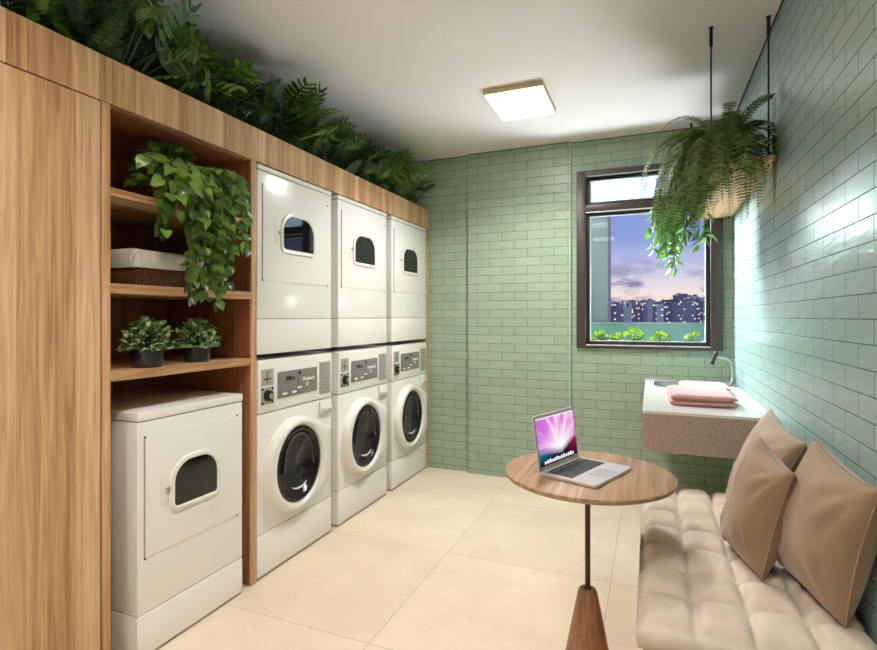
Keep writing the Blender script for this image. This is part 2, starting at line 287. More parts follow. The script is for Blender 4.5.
# ------------------------------------------------------------------ mesh helpers
class MB:
    def __init__(s): s.v = []; s.f = []; s.m = []
    def add(s, vs, fs, mi=0):
        b = len(s.v); s.v += [tuple(v) for v in vs]; s.f += [tuple(b + i for i in f) for f in fs]; s.m += [mi] * len(fs)
    def box(s, x0, x1, y0, y1, z0, z1, mi=0):
        s.add([(x0, y0, z0), (x1, y0, z0), (x1, y1, z0), (x0, y1, z0), (x0, y0, z1), (x1, y0, z1), (x1, y1, z1), (x0, y1, z1)],
              [(0, 3, 2, 1), (4, 5, 6, 7), (0, 1, 5, 4), (1, 2, 6, 5), (2, 3, 7, 6), (3, 0, 4, 7)], mi); return s
    def lathe(s, prof, c=(0, 0, 0), n=32, axis='z', mi=0):
        vs = []; fs = []
        for r, h in prof:
            for k in range(n):
                a = 2 * PI * k / n; p = (r * math.cos(a), r * math.sin(a), h)
                if axis == 'x': p = (h, r * math.cos(a), r * math.sin(a))
                if axis == 'y': p = (r * math.sin(a), h, r * math.cos(a))
                vs.append((p[0] + c[0], p[1] + c[1], p[2] + c[2]))
        for i in range(len(prof) - 1):
            for k in range(n):
                k2 = (k + 1) % n; fs.append((i * n + k, i * n + k2, (i + 1) * n + k2, (i + 1) * n + k))
        if prof[0][0] > 1e-6: fs.append(tuple(range(n))[::-1])
        if prof[-1][0] > 1e-6: fs.append(tuple((len(prof) - 1) * n + k for k in range(n)))
        s.add(vs, fs, mi); return s
    def tube(s, pts, r, n=8, mi=0, caps=True):
        pts = [Vector(p) for p in pts]; vs = []; fs = []; up = Vector((0, 0, 1)); prev = None
        for i, p in enumerate(pts):
            d = (pts[min(i + 1, len(pts) - 1)] - pts[max(i - 1, 0)]).normalized()
            if prev is None:
                a = up if abs(d.z) < .9 else Vector((1, 0, 0)); u = d.cross(a).normalized()
            else: u = (prev - d * prev.dot(d)).normalized()
            prev = u; w = d.cross(u); rr = r[i] if isinstance(r, (list, tuple)) else r
            for k in range(n):
                t = 2 * PI * k / n; vs.append(p + (u * math.cos(t) + w * math.sin(t)) * rr)
        for i in range(len(pts) - 1):
            for k in range(n):
                k2 = (k + 1) % n; fs.append((i * n + k, i * n + k2, (i + 1) * n + k2, (i + 1) * n + k))
        if caps: fs.append(tuple(range(n))[::-1]); fs.append(tuple((len(pts) - 1) * n + k for k in range(n)))
        s.add(vs, fs, mi); return s
    def loft(s, rings, cap0=False, cap1=False, closed=True, mi=0):
        n = len(rings[0]); vs = [p for r in rings for p in r]; fs = []
        for i in range(len(rings) - 1):
            for k in range(n if closed else n - 1):
                k2 = (k + 1) % n; fs.append((i * n + k, i * n + k2, (i + 1) * n + k2, (i + 1) * n + k))
        if cap0: fs.append(tuple(range(n))[::-1])
        if cap1: fs.append(tuple((len(rings) - 1) * n + k for k in range(n)))
        s.add(vs, fs, mi); return s
    def build(s, name, mat, parent=None, smooth=False, bevel=0, loc=None, rot=None, fix=True):
        me = bpy.data.meshes.new(name); me.from_pydata(s.v, [], s.f)
        mats = mat if isinstance(mat, (list, tuple)) else [mat]
        for m in mats: me.materials.append(m)
        for p, mi in zip(me.polygons, s.m): p.material_index = mi
        if fix or bevel:
            bm = bmesh.new(); bm.from_mesh(me)
            if bevel:
                es = [e for e in bm.edges if len(e.link_faces) == 2 and e.calc_face_angle(0) > .6]
                bmesh.ops.bevel(bm, geom=es, offset=bevel, segments=2, affect='EDGES', profile=.6)
            bmesh.ops.recalc_face_normals(bm, faces=bm.faces[:])
            bm.to_mesh(me); bm.free()
        if smooth:
            for p in me.polygons: p.use_smooth = True
            if smooth != 2:
                try: me.set_sharp_from_angle(angle=math.radians(38))
                except Exception: pass
        elif bevel:
            for p in me.polygons: p.use_smooth = True
            try: me.set_sharp_from_angle(angle=math.radians(35))
            except Exception: pass
        o = bpy.data.objects.new(name, me); COL.objects.link(o)
        if parent: o.parent = parent
        if loc: o.location = loc
        if rot: o.rotation_euler = rot
        return o
def bx(*a): return MB().box(*a)
def tag(o, label, cat, group=None, kind=None):
    o['label'] = label; o['category'] = cat
    if group: o['group'] = group
    if kind: o['kind'] = kind
    return o
def thing(name, label, cat, loc=(0, 0, 0), rz=0, group=None):
    o = bpy.data.objects.new(name, None); COL.objects.link(o); o.location = loc; o.rotation_euler = (0, 0, rz); o.empty_display_size = .05
    return tag(o, label, cat, group)
def struct(o): o['kind'] = 'structure'; return o
def dup(o, loc=None, rz=None, label=None, parent=None, scale=None):
    c = o.copy(); COL.objects.link(c)
    if parent: c.parent = parent
    if loc is not None: c.location = loc
    if rz is not None: c.rotation_euler = (0, 0, rz)
    if scale is not None: c.scale = (scale,) * 3
    if label: c['label'] = label
    for ch in list(o.children): dup(ch, parent=c)
    return c
def rrect(y0, y1, z0, z1, rads, n=8):
    """rounded rectangle outline in (y,z); rads = bl, br, tr, tl"""
    pts = []
    for (cy, cz, r, a0) in ((y1 - rads[1], z0 + rads[1], rads[1], -90), (y1 - rads[2], z1 - rads[2], rads[2], 0), (y0 + rads[3], z1 - rads[3], rads[3], 90), (y0 + rads[0], z0 + rads[0], rads[0], 180)):
        for k in range(n + 1):
            a = math.radians(a0 + 90 * k / n); pts.append((cy + r * math.cos(a), cz + r * math.sin(a)))
    return pts

XF = -1.785; XR = .52; YB = 4.11; ZC = 2.65; XL = -2.5; YN = -1.6

# ------------------------------------------------------------------ room shell
struct(bx(XL - .1, XR + .1, YN - .1, YB + .2, -.1, 0).build('floor', M['floor']))
struct(bx(XL - .1, XR + .1, YN - .1, YB + .2, ZC, ZC + .1).build('ceiling', M['plaster']))
w = MB(); WX0, WX1, WZ0, WZ1 = -.52, .45, 1.07, 2.40
w.box(XL - .1, WX0, YB, YB + .2, 0, ZC); w.box(WX1, XR, YB, YB + .2, 0, ZC); w.box(WX0, WX1, YB, YB + .2, 0, WZ0); w.box(WX0, WX1, YB, YB + .2, WZ1, ZC)
w.box(-1.412, -.58, YB - .03, YB + .01, 0, ZC)
struct(w.build('wall_back', M['tile_back']))
struct(bx(XR, XR + .1, YN, YB + .2, 0, ZC).build('wall_right', M['tile_right']))
struct(bx(XL - .1, XL, YN, YB, 0, ZC).build('wall_left', M['wall_paint']))
struct(bx(XL - .1, XR + .1, YN - .1, YN, 0, ZC).build('wall_front', M['wall_paint']))
struct(bx(XR - .006, XR, YN, YB, ZC - .009, ZC).build('trim_1', M['dark_gap']))
t = MB(); t.box(XL, -1.412, YB - .004, YB, ZC - .006, ZC); t.box(-1.412, -.58, YB - .034, YB - .03, ZC - .006, ZC); t.box(-.58, XR, YB - .004, YB, ZC - .006, ZC)
struct(t.build('trim_2', M['dark_gap']))
struct(bx(-.583, -.577, YB - .034, YB, 0, ZC - .006).build('trim_3', M['edge_trim']))

struct(bx(-1.4145, -1.410, YB - .031, YB, 0, ZC - .006).build('trim_4', bsdf('sage_tile_edge', (128, 142, 120), .4)))

# window
win = bpy.data.objects.new('window_1', None); COL.objects.link(win); win['kind'] = 'structure'
f = MB(); y0, y1 = YB - .022, YB + .11
O = (-.534, .463, 1.059, 2.414); I = (-.465, .385, 1.088, 2.372)
f.box(O[0], I[0], y0, y1, O[2], O[3]); f.box(I[1], O[1], y0, y1, O[2], O[3]); f.box(I[0], I[1], y0, y1, O[2], I[2]); f.box(I[0], I[1], y0, y1, I[3], O[3])
f.box(I[0], I[1], y0, y1, 2.098, 2.150)
f.build('window_frame', M['frame'], win, bevel=.003)
def sash(x0, x1, z0, z1, t, name):
    s = MB(); a, b = YB + .03, YB + .07
    s.box(x0, x0 + t, a, b, z0, z1); s.box(x1 - t, x1, a, b, z0, z1); s.box(x0 + t, x1 - t, a, b, z0, z0 + t); s.box(x0 + t, x1 - t, a, b, z1 - t, z1)
    so = s.build(name, M['framei'], win, bevel=.002)
    g = MB(); u = .005; t2 = t; a, b = YB + .026, YB + .03
    g.box(x0 + t2, x0 + t2 + u, a, b + .02, z0 + t2, z1 - t2); g.box(x1 - t2 - u, x1 - t2, a, b + .02, z0 + t2, z1 - t2); g.box(x0 + t2, x1 - t2, a, b + .02, z0 + t2, z0 + t2 + u); g.box(x0 + t2, x1 - t2, a, b + .02, z1 - t2 - u, z1 - t2)
    g.build('gasket', M['gasket'], so)
    return so
s1 = sash(I[0], I[1], I[2], 2.098, .026, 'sash'); s2 = sash(I[0], I[1], 2.150, I[3], .026, 'sash')
bx(I[0] + .026, I[1] - .026, YB + .045, YB + .051, I[2] + .026, 2.072).build('pane', M['pane'], s1)
bx(I[0] + .026, I[1] - .026, YB + .045, YB + .051, 2.176, I[3] - .026).build('frosted_pane', M['frost'], s2)
g = MB(); g.box(I[0], I[1], y0 - .001, y0 + .012, 2.092, 2.099); g.box(I[0], I[1], y0 - .001, y0 + .012, 2.366, 2.373); g.box(I[0], I[1], y0 - .003, y0 + .01, 1.082, 1.089)
g.build('lit_edge_line', M['gasket'], win)  # pale strips paint the bright lit line along the reveal edges

# ------------------------------------------------------------------ outside
struct(bx(-2.5, 1.9, YB + .2, 5.3, -.15, -.02).build('floor_balcony', M['concrete']))
cq = bx(-1.05, -.392, 5.32, 5.7, 0, 3.2).build('balcony_column', M['column'], bevel=.01); tag(cq, 'pale grey column outside at the left edge of the window', 'column')
br = thing('balustrade', 'teal tinted glass balustrade of the balcony outside the window', 'balustrade', (0, 5.1, -.02))
bx(-.8, 1.9, -.008, .008, .05, 1.255).build('glass_panel', M['balglass'], br)
bx(-.8, 1.9, -.014, .014, 1.255, 1.268).build('handrail', M['gasket'], br)
bx(-.8, 1.9, -.03, .03, 0, .06).build('base_channel', M['steel'], br)
pb = thing('balcony_planter', 'long pale planter box standing outside under the window', 'planter', (0, 4.78, -.02))
q = MB(); q.box(-.7, .85, -.14, .14, 0, 1.10); q.build('box', M['concrete'], pb, bevel=.005); bx(-.68, .83, -.12, .12, 1.10, 1.108).build('soil', M['soil'], pb)
struct(bx(-900, 1500, 60, 2600, -62, -60).build('ground_city', M['ground']))
random.seed(11)
bmats = [mk_building('tower_facade_%s' % n, c, i * 7.3, l) for i, (n, c, l) in enumerate((('pale', (226, 220, 230), .07), ('grey', (166, 164, 186), .10), ('slate', (124, 122, 152), .12), ('brick', (176, 142, 146), .22), ('white', (244, 240, 244), .05)))]
RF = bsdf('flat_roof_grey', (110, 108, 122), .9)
# (pixel x in the photo's skyline, half width m, top z m, distance, material)
def uratio(u):
    x = u - 438.5; s, c = math.sin(math.atan(213 / 518)), math.cos(math.atan(213 / 518))
    return (-s * 518 + c * x) / (c * 518 + s * x), (c * 518 + s * x)
sky = [(604, 8, 24, 900, 1), (610, 5, 27, 900, 0), (613.5, 5, 20, 850, 2), (618, 8, 21, 880, 1), (622.5, 4, 25, 1000, 4), (627.5, 5, 16, 820, 0), (633, 11, 28, 980, 3), (637.5, 4, 33, 1200, 2), (643, 7, 29, 1000, 2), (645.5, 4, 36, 1250, 1),
       (650, 9, 30, 990, 0), (654.5, 3, 24, 1000, 2), (658, 8, 22, 900, 4), (663, 7, 30, 1050, 3), (665.5, 9, 24, 900, 2), (671, 8, 32, 1100, 2), (675, 9, 23, 860, 1), (679, 11, 44, 1120, 2), (685, 12, 44, 1150, 2), (689, 9, 24, 880, 1), (695, 8, 42, 1150, 0), (697.5, 7, 26, 900, 2), (702, 8, 30, 950, 4), (706, 8, 35, 1080, 1), (711, 12, 30, 980, 3), (598, 10, 22, 900, 3), (590, 12, 26, 980, 2), (720, 14, 34, 1050, 0), (692, 4, 30, 940, 3), (629.5, 4, 31, 1150, 4), (668, 4, 27, 980, 0), (616, 4, 29, 1150, 3)]
adj = ['pale', 'grey', 'slate', 'brick-coloured', 'white']
ORD = 'first second third fourth fifth sixth seventh eighth ninth tenth'.split()
sky.sort(); cnt = [0] * 5; byheight = sorted(range(len(sky)), key=lambda i: sky[i][2] / sky[i][3])
for i, (u, hw, tz, D0, mi) in enumerate(sky):
    D = 800 + 26 * byheight.index(i); hw *= D / D0; tz *= D / D0
    r, dep = uratio(u); x = r * D; cnt[mi] += 1
    t = thing('tower_block', 'distant %s tower block, %s of its colour counted from the left of the skyline' % (adj[mi], ORD[cnt[mi] - 1]), 'building', (x, D, -60), 0, 'tower blocks on the skyline beyond the window')
    H = tz + 60
    bx(-hw, hw, -8, 8, 0, H).build('walls', bmats[mi], t)
    q = MB(); q.box(-hw * .45, hw * .4, -4, 4, H, H + 2.5 + 2 * random.random()); q.build('roof_house', RF, t)
    if random.random() < .5: bx(-.3, .3, -.3, .3, H + 2, H + 7).build('antenna', RF, t)

# ------------------------------------------------------------------ cabinetry on the left
pl = thing('planter_box', 'long oak-faced planter box running over the cabinets and machines', 'planter', (0, 0, 2.06))
bx(XF - .022, XF, -.3, 4.108, 0, .162).build('front_board', M['wood_fascia'], pl, bevel=.0015)
q = MB(); q.box(XL + .002, XF - .022, -.3, 4.108, 0, .018); q.box(XL + .002, XL + .02, -.3, 4.108, .018, .12)
q.build('trough', M['wood_shelf'], pl)
bx(XL + .02, XF - .022, -.3, 4.108, .018, .10).build('soil', M['soil'], pl)

cb = thing('storage_cabinet', 'tall oak storage cabinet left of the shelves', 'cabinet', (0, 0, 0))
bx(XL + .002, XF - .03, -.3, 1.232, 0, 2.055).build('body', M['wood_panel'], cb)
bx(XF - .024, XF, -.3, 1.2275, .02, 2.055).build('door', M['wood_door'], cb, bevel=.002)
sh = thing('shelf_unit', 'open oak shelf unit above and around the lone dryer', 'shelving', (0, 0, 0))
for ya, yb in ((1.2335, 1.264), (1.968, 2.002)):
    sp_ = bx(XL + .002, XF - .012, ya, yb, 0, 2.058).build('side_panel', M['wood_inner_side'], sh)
    bx(XF - .012, XF, ya, yb, 0, 2.058).build('front_edge', M['wood_panel'], sp_, bevel=.001)  # front of the same panel, oak without the painted-in shade
for za, zb in ((1.732, 1.762), (1.385, 1.420), (1.067, 1.100)):
    bx(XF - .56, XF, 1.2645, 1.9675, za, zb).build('shelf', M['wood_shelf'], sh, bevel=.001)
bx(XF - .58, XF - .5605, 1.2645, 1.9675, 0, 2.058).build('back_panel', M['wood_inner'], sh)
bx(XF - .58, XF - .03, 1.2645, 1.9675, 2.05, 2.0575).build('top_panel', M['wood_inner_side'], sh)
e = bx(XL + .002, XF, 4.07, 4.107, 0, 2.058).build('end_panel', M['wood_panel'], bevel=.001); tag(e, 'narrow upright oak end panel between the last machines and the tiled wall', 'panel')

# ------------------------------------------------------------------ machines
def dryer(name, label, group, loc, W, Z0, Z1, zsplit, ztop, wz0, wz1, door_z0, door_z1, D=.7):
    t = thing(name, label, 'dryer', loc, 0, group)
    bx(-D, 0, 0, W, zsplit + .0015, ztop - .0015).build('body', M['white'], t, bevel=.006)
    bx(-D, .001, 0, W, Z0 + (.012 if Z0 == 0 else 0), zsplit - .0015).build('lower_panel', M['white'], t, bevel=.005)
    bx(-D, .003, -.001, W + .001, ztop + .0015, Z1).build('top_cover', M['white'], t, bevel=.007)
    q = bx(-D + .01, -.004, .004, W - .004, Z0 + .001, Z1 - .01).build('seam', M['seam'], t)
    # door panel
    ya, yb = .058 * W, .935 * W
    dp = bx(0, .0035, ya, yb, door_z0, door_z1).build('door', M['white'], t, bevel=.0015)
    q = MB(); q.box(0, .0042, ya - .0035, ya - .0008, door_z0, door_z1)
    q.build('door_gap', M['seam'], dp)
    for yy in (ya - .002, yb - .004):
        for zz in (door_z0, door_z1):
            MB().lathe([(.0001, .0065), (.0035, .006), (.0045, .003)], (0, yy, zz), 10, 'x').build('hinge_bolt', M['black'], dp, smooth=True)
    y0, y1 = .293 * W, .70 * W; h = wz1 - wz0; r = min(.085, h * .47)
    out = lambda d, x: [(x, a, b) for a, b in rrect(y0 - d, y1 + d, wz0 - d, wz1 + d, (.02 + d, .012 + d, r + d, r + d))]
    MB().loft([out(.022, .003), out(.019, .011), out(.006, .014), out(.0, .010), out(0, .004)]).build('window_frame', M['white2'], dp, smooth=True)
    MB().loft([out(0, .004), out(0, .008)], cap0=True, cap1=True).build('window_glass', M['blackglass'], dp)
    zc = wz0 + h * .45
    q = MB(); q.box(.003, .0045, y0 - .062, y0 - .026, zc - .06, zc + .06); q.build('latch_plate', M['white2'], dp, bevel=.001)
    q = MB(); q.box(.003, .012, y0 - .038, y0 - .022, zc - .008, zc + .010); q.build('latch', M['steel'], dp, bevel=.002)
    return t
def hull_r(a, R, pts):
    d = (math.cos(a), math.sin(a)); best = R
    n = len(pts)
    for i in range(n):
        p, q = pts[i], pts[(i + 1) % n]; ex, ey = q[0] - p[0], q[1] - p[1]; den = d[0] * ey - d[1] * ex
        if abs(den) < 1e-9: continue
        tt = (p[0] * ey - p[1] * ex) / den; uu = (p[0] * d[1] - p[1] * d[0]) / den
        if tt > 0 and -1e-6 <= uu <= 1 + 1e-6: best = max(best, tt)
    return best
def washer(label, group, loc, W=.635):
    t = thing('washing_machine', label, 'washing machine', loc, 0, group); D = .7
    bx(-D, 0, 0, W, .222, .8165).build('body', M['white'], t, bevel=.006)
    bx(-D, .001, 0, W, .016, .219).build('kick_panel', M['white'], t, bevel=.005)
    cp = bx(-D, .006, 0, W, .8195, 1.083).build('control_panel', M['white'], t, bevel=.012)
    q = MB(); q.box(-D + .01, -.004, .004, W - .004, .001, 1.06); q.build('seam', M['seam'], t)
    # display fascia
    dz0, dz1 = .878, 1.014; d = bx(.006, .010, .141, .478, dz0, dz1).build('display_fascia', M['grey'], cp, bevel=.0015)
    x = .0105
    q = MB(); q.box(.010, .0112, .205, .252, .965, .985); q.box(.010, .0112, .258, .272, .963, .981); q.build('display', M['black'], d)
    q = MB(); q.box(.010, .0115, .305, .308, dz0 + .004, dz1 - .004); q.build('divider', M['inkd'], d)
    for (yy, zz) in ((.175, .892), (.252, .892), (.296, .911)): bx(.010, .013, yy, yy + .036, zz, zz + .011).build('button', M['ink'], d)
    q = MB()
    for k in range(6): q.box(.010, .0108, .185 + .02 * k, .197 + .02 * k, .94, .9425)
    for k in range(5): q.box(.010, .0108, .178 + .022 * k, .194 + .022 * k, .925, .9275)
    q.box(.010, .0108, .178, .181, .925, .945); q.build('printed_mark', M['greyl'], d)
    MB().lathe([(.0001, .0135), (.009, .012), (.011, .01)], (0, .322, .995), 14, 'x').build('status_lamp', M['black'], d, smooth=True)
    for txt, yy, zz, sz in (('Huebsch', .342, .948, .031), ('27', .372, .918, .026)):
        c = bpy.data.curves.new('brand_lettering', 'FONT'); c.body = txt; c.size = sz; c.extrude = .0006; c.offset = .0006
        o = bpy.data.objects.new('tmp', c); me = None
        COL.objects.link(o); dg = bpy.context.evaluated_depsgraph_get(); me = bpy.data.meshes.new_from_object(o.evaluated_get(dg)); bpy.data.objects.remove(o)
        me.transform(Matrix(((0, 0, 1, .0112), (1, 0, 0, yy), (0, 1, 0, zz), (0, 0, 0, 1)))); me.materials.clear(); me.materials.append(M['ink'])
        o = bpy.data.objects.new('lettering', me); COL.objects.link(o); o.parent = d
    # instruction label
    lb = bx(.006, .0085, .505, .612, .848, 1.036).build('instruction_label', M['greyl'], cp)
    q = MB(); rr = random.Random(3)
    for r_ in range(9):
        zz = 1.022 - r_ * .0195
        q.box(.0085, .0093, .514, .545 + .012 * rr.random(), zz - .004, zz - .001); q.box(.0085, .0093, .562, .588 + .015 * rr.random(), zz - .004, zz - .001)
        q.box(.0085, .0093, .514, .604, zz - .011, zz - .0098)
    q.build('printed_text', M['inkd'], lb)
    # coin slide and knob
    c1 = bx(.006, .0095, .022, .108, .955, 1.038).build('coin_plate', M['greyl'], cp, bevel=.001)
    q = MB(); q.box(.0095, .013, .038, .082, .986, .992); q.box(.0095, .0115, .057, .0595, .966, 1.026); q.box(.0095, .011, .07, .078, 1.018, 1.024); q.build('coin_slot', M['black'], c1)
    c2 = bx(.006, .0095, .018, .108, .862, .947).build('knob_plate', M['greyl'], cp, bevel=.001)
    for yy in (.027, .099):
        for zz in (.870, .939): MB().lathe([(.0001, .0135), (.006, .0125), (.007, .0095)], (0, yy, zz), 12, 'x').build('screw', M['black'], c2, smooth=True)
    k = MB().lathe([(.0001, .034), (.012, .034), (.015, .03), (.026, .028), (.030, .0095)], (0, .063, .905), 28, 'x').build('knob', M['black'], c2, smooth=True)
    MB().lathe([(.0001, .037), (.012, .036), (.015, .0345)], (0, .063, .905), 20, 'x').build('knob_cap', M['steel'], c2, smooth=True)
    # detergent pocket
    dd = MB(); dd.box(0, .012, .508, .622, .722, .808); dq = dd.build('detergent_drawer', M['white2'], t, bevel=.004)
    MB().loft([[(.012, .515, .742), (.012, .615, .742), (.012, .615, .765), (.012, .515, .765)], [(.030, .525, .762), (.030, .605, .762), (.030, .605, .772), (.030, .525, .772)]], cap0=True, cap1=True).build('handle', M['white2'], dq, bevel=.002)
    # door
    cy, cz, R = .288, .515, .247; n = 96
    hull = [(.285, -.155), (.285, .145)]
    # tangent points of the circle
    def tang(p, s):
        dd_ = math.hypot(*p); a = math.atan2(p[1], p[0]); b_ = math.acos(min(1, R / dd_)); return (R * math.cos(a + s * b_), R * math.sin(a + s * b_))
    poly = [tang(hull[0], -1), hull[0], hull[1], tang(hull[1], 1)]
    def ring(R0, x, k):   # k: how much of the hinge flare
        out = []
        for i in range(n):
            a = 2 * PI * i / n; hr = hull_r(a, R, poly) / R; rr = R0 * (1 + (hr - 1) * k); zs = 1.07 if k == 0 else (1.03 if k < 1 else 1)
            out.append((x, cy + rr * math.cos(a) * (.985 if k == 0 else 1), cz - .004 + rr * math.sin(a) * zs))
        return out
    dr = MB().loft([ring(.252, 0, 1), ring(.250, .020, 1), ring(.243, .038, 1), ring(.232, .046, 1), ring(.212, .047, .25), ring(.198, .043, 0), ring(.190, .030, 0)]).build('door', M['white2'], t, smooth=True)
    prof = [(.189, .030), (.186, .036), (.17, .034), (.15, .020), (.12, .008), (.06, .002), (.0001, .001)]
    g = MB().lathe(prof, (0, cy, cz), 64, 'x'); g.v = [(x_, cy + (y_ - cy) * .99, cz - .004 + (z_ - cz) * 1.075) for x_, y_, z_ in g.v]; g = g.build('door_glass', M['bowl'], dr, smooth=2)
    # moulded relief in the glass: arch and nested lips
    q = MB(); arc = lambda w_, h_, z_, a0, a1, x_: [(x_ , cy + w_ * math.cos(a0 + (a1 - a0) * i / 24), cz + z_ + h_ * math.sin(a0 + (a1 - a0) * i / 24)) for i in range(25)]
    q.tube([(.030, cy - .125, cz - .03)] + arc(.115, .135, .02, PI, 0, .026) + [(.030, cy + .125, cz - .03)], .007, 8)
    q.build('moulded_arch', M['relief'], dr, smooth=2)
    q = MB(); q.tube(arc(.062, .036, -.055, 0, 2 * PI, .022), .008, 8); q.tube(arc(.092, .062, -.06, -PI, 0, .022), .007, 8)
    q.lathe([(.0001, .03), (.02, .028), (.032, .012)], (0, cy, cz - .055), 24, 'x'); q.build('moulded_lip', M['relief'], dr, smooth=2)
    q = MB(); q.tube(arc(.066, .03, -.105, PI * 1.12, PI * 1.9, .030), [.002 + .0035 * math.sin(PI * i / 24) for i in range(25)], 8); q.build('arc_highlight', M['ink'], dr, smooth=2)  # light reflection on the door glass, modelled as a white arc
    return t

GW = 'front-loading washers in the row'; GD = 'dryers stacked on the washers'
YW = (2.008, 2.714, 3.424)
w1 = washer('front-loading washer next to the oak shelf unit, nearest in the row', GW, (XF, YW[0], 0))
dup(w1, (XF, YW[1], 0), label='front-loading washer in the middle of the row of three')
dup(w1, (XF, YW[2], 0), label='front-loading washer farthest along the row, beside the oak end panel')
d1 = dryer('tumble_dryer', 'upper dryer whose window mirrors the room window, next to the shelves', GD, (XF, YW[0], 0), .635, 1.112, 2.052, 1.289, 2.026, 1.655, 1.832, 1.482, 1.958)
dup(d1, (XF, YW[1], 0), label='upper dryer stacked on the middle washer')
dup(d1, (XF, YW[2], 0), label='upper dryer stacked on the farthest washer, beside the end panel')
dryer('tumble_dryer', 'single low dryer standing inside the oak shelf niche', None, (XF + .008, 1.362, 0), .538, 0, .94, .172, .903, .537, .712, .382, .843, D=.56)
for z_, yy in ():
    pass

# ------------------------------------------------------------------ ceiling lights
def ceiling_light(label, x0, x1, y0, y1, dm, k=1):
    t = thing('ceiling_light', label, 'lamp', ((x0 + x1) / 2, (y0 + y1) / 2, ZC)); a, b = (x1 - x0) / 2, (y1 - y0) / 2
    q = MB(); s = .008; q.box(-a, a, -b, -b + s, -.032, 0); q.box(-a, a, b - s, b, -.032, 0); q.box(-a, -a + s, -b + s, b - s, -.032, 0); q.box(a - s, a, -b + s, b - s, -.032, 0)
    q.build('frame', M['lampframe'], t, bevel=.001)
    bx(-a + s, a - s, -b + s, b - s, -.038, -.004).build('diffuser', dm, t)
    d = bpy.data.lights.new('lamp_light', 'AREA'); d.energy = DOWN_W * k; d.color = DOWN_COL; d.shape = 'RECTANGLE'; d.size = (x1 - x0) * .9; d.size_y = (y1 - y0) * .9; d.spread = math.radians(135)
    o = bpy.data.objects.new('lamp_light', d); COL.objects.link(o); o.parent = t; o.location = (0, 0, -.042)
    return t
ceiling_light('square surface-mounted ceiling light glowing warm white', -.925, -.572, 2.955, 3.385, M['diffuser'])
ceiling_light('added square fill light on the ceiling behind the camera', -.925, -.572, .35, .78, M['diffuser2'], .55)  # unseen fittings added behind the camera to fill the room with light
ceiling_light('added square fill light on the ceiling farthest behind the camera', -.925, -.572, -1.1, -.67, M['diffuser2'], .55)

# ------------------------------------------------------------------ foliage helpers
def curve_pts(p0, az, el, L, droop, n=12, sway=0, rnd=None):
    p = Vector(p0); d = Vector((math.cos(az) * math.cos(el), math.sin(az) * math.cos(el), math.sin(el))); out = [p.copy()]
    for i in range(n):
        d = d + Vector((0, 0, -droop / n * (.5 + 1.3 * i / n)))
        if sway: d = d + Vector((rnd.uniform(-sway, sway), rnd.uniform(-sway, sway), 0))
        d.normalize(); p = p + d * (L / n); out.append(p.copy())
    return out
def frame_at(pts, i):
    d = (pts[min(i + 1, len(pts) - 1)] - pts[max(i - 1, 0)]).normalized(); s = d.cross(Vector((0, 0, 1)))
    if s.length < .15: s = d.cross(Vector((.3, 1, 0)))
    s.normalize(); return d, s, s.cross(d)
def frond(mb, st, pts, wid, npair, droop=.25, lw=.22):
    """a fern frond: leaflets both sides of a curved rachis"""
    st.tube([tuple(p) for p in pts], [.0022 - .0016 * i / len(pts) for i in range(len(pts))], 4)
    n = len(pts) - 1
    for k in range(npair):
        t = (k + .6) / npair; f = t * n; i = min(int(f), n - 1); fr = f - i; p = pts[i].lerp(pts[i + 1], fr); d, s, u = frame_at(pts, i)
        env = (math.sin(PI * min(1, t * 1.02) ** .62)) ** .75 if t < 1 else .1
        l = wid * max(.15, env)
        for sg in (-1, 1):
            tip = p + s * sg * l + d * l * .35 - u * l * droop; m = p + (tip - p) * .45 + u * l * .06; hw = d * l * lw
            b = len(mb.v); mb.v += [tuple(p - hw * .5), tuple(m - hw * .6), tuple(tip), tuple(m + hw * .8), tuple(p + hw * .5)]
            mb.f += [(b, b + 1, b + 2, b + 3, b + 4)]; mb.m += [0]
def heart(mb, p, d, u, s, fold=.25, curl=.3):
    """heart-shaped leaf starting at p, pointing along d, upper side u, length s"""
    d = d.normalized(); w = d.cross(u).normalized(); u = w.cross(d).normalized()
    out = [(-.12, .22), (.0, .40), (.25, .47), (.5, .38), (.75, .2)]
    mid = [0, .25, .5, .75, 1.0]
    b = len(mb.v); q = lambda a, c: p + d * a * s + w * c * s + u * (abs(c) * fold - a * a * curl) * s
    for a in mid: mb.v.append(tuple(q(a, 0)))
    for sg in (1, -1):
        for a, c in out: mb.v.append(tuple(q(a, c * sg)))
    for j, o in enumerate((b + 5, b + 10)):
        fs = [(b, o, o + 1), (b, o + 1, o + 2, b + 1), (b + 1, o + 2, o + 3, b + 2), (b + 2, o + 3, o + 4, b + 3), (b + 3, o + 4, b + 4)]
        mb.f += fs if j == 0 else [tuple(reversed(x)) for x in fs]; mb.m += [0] * 5
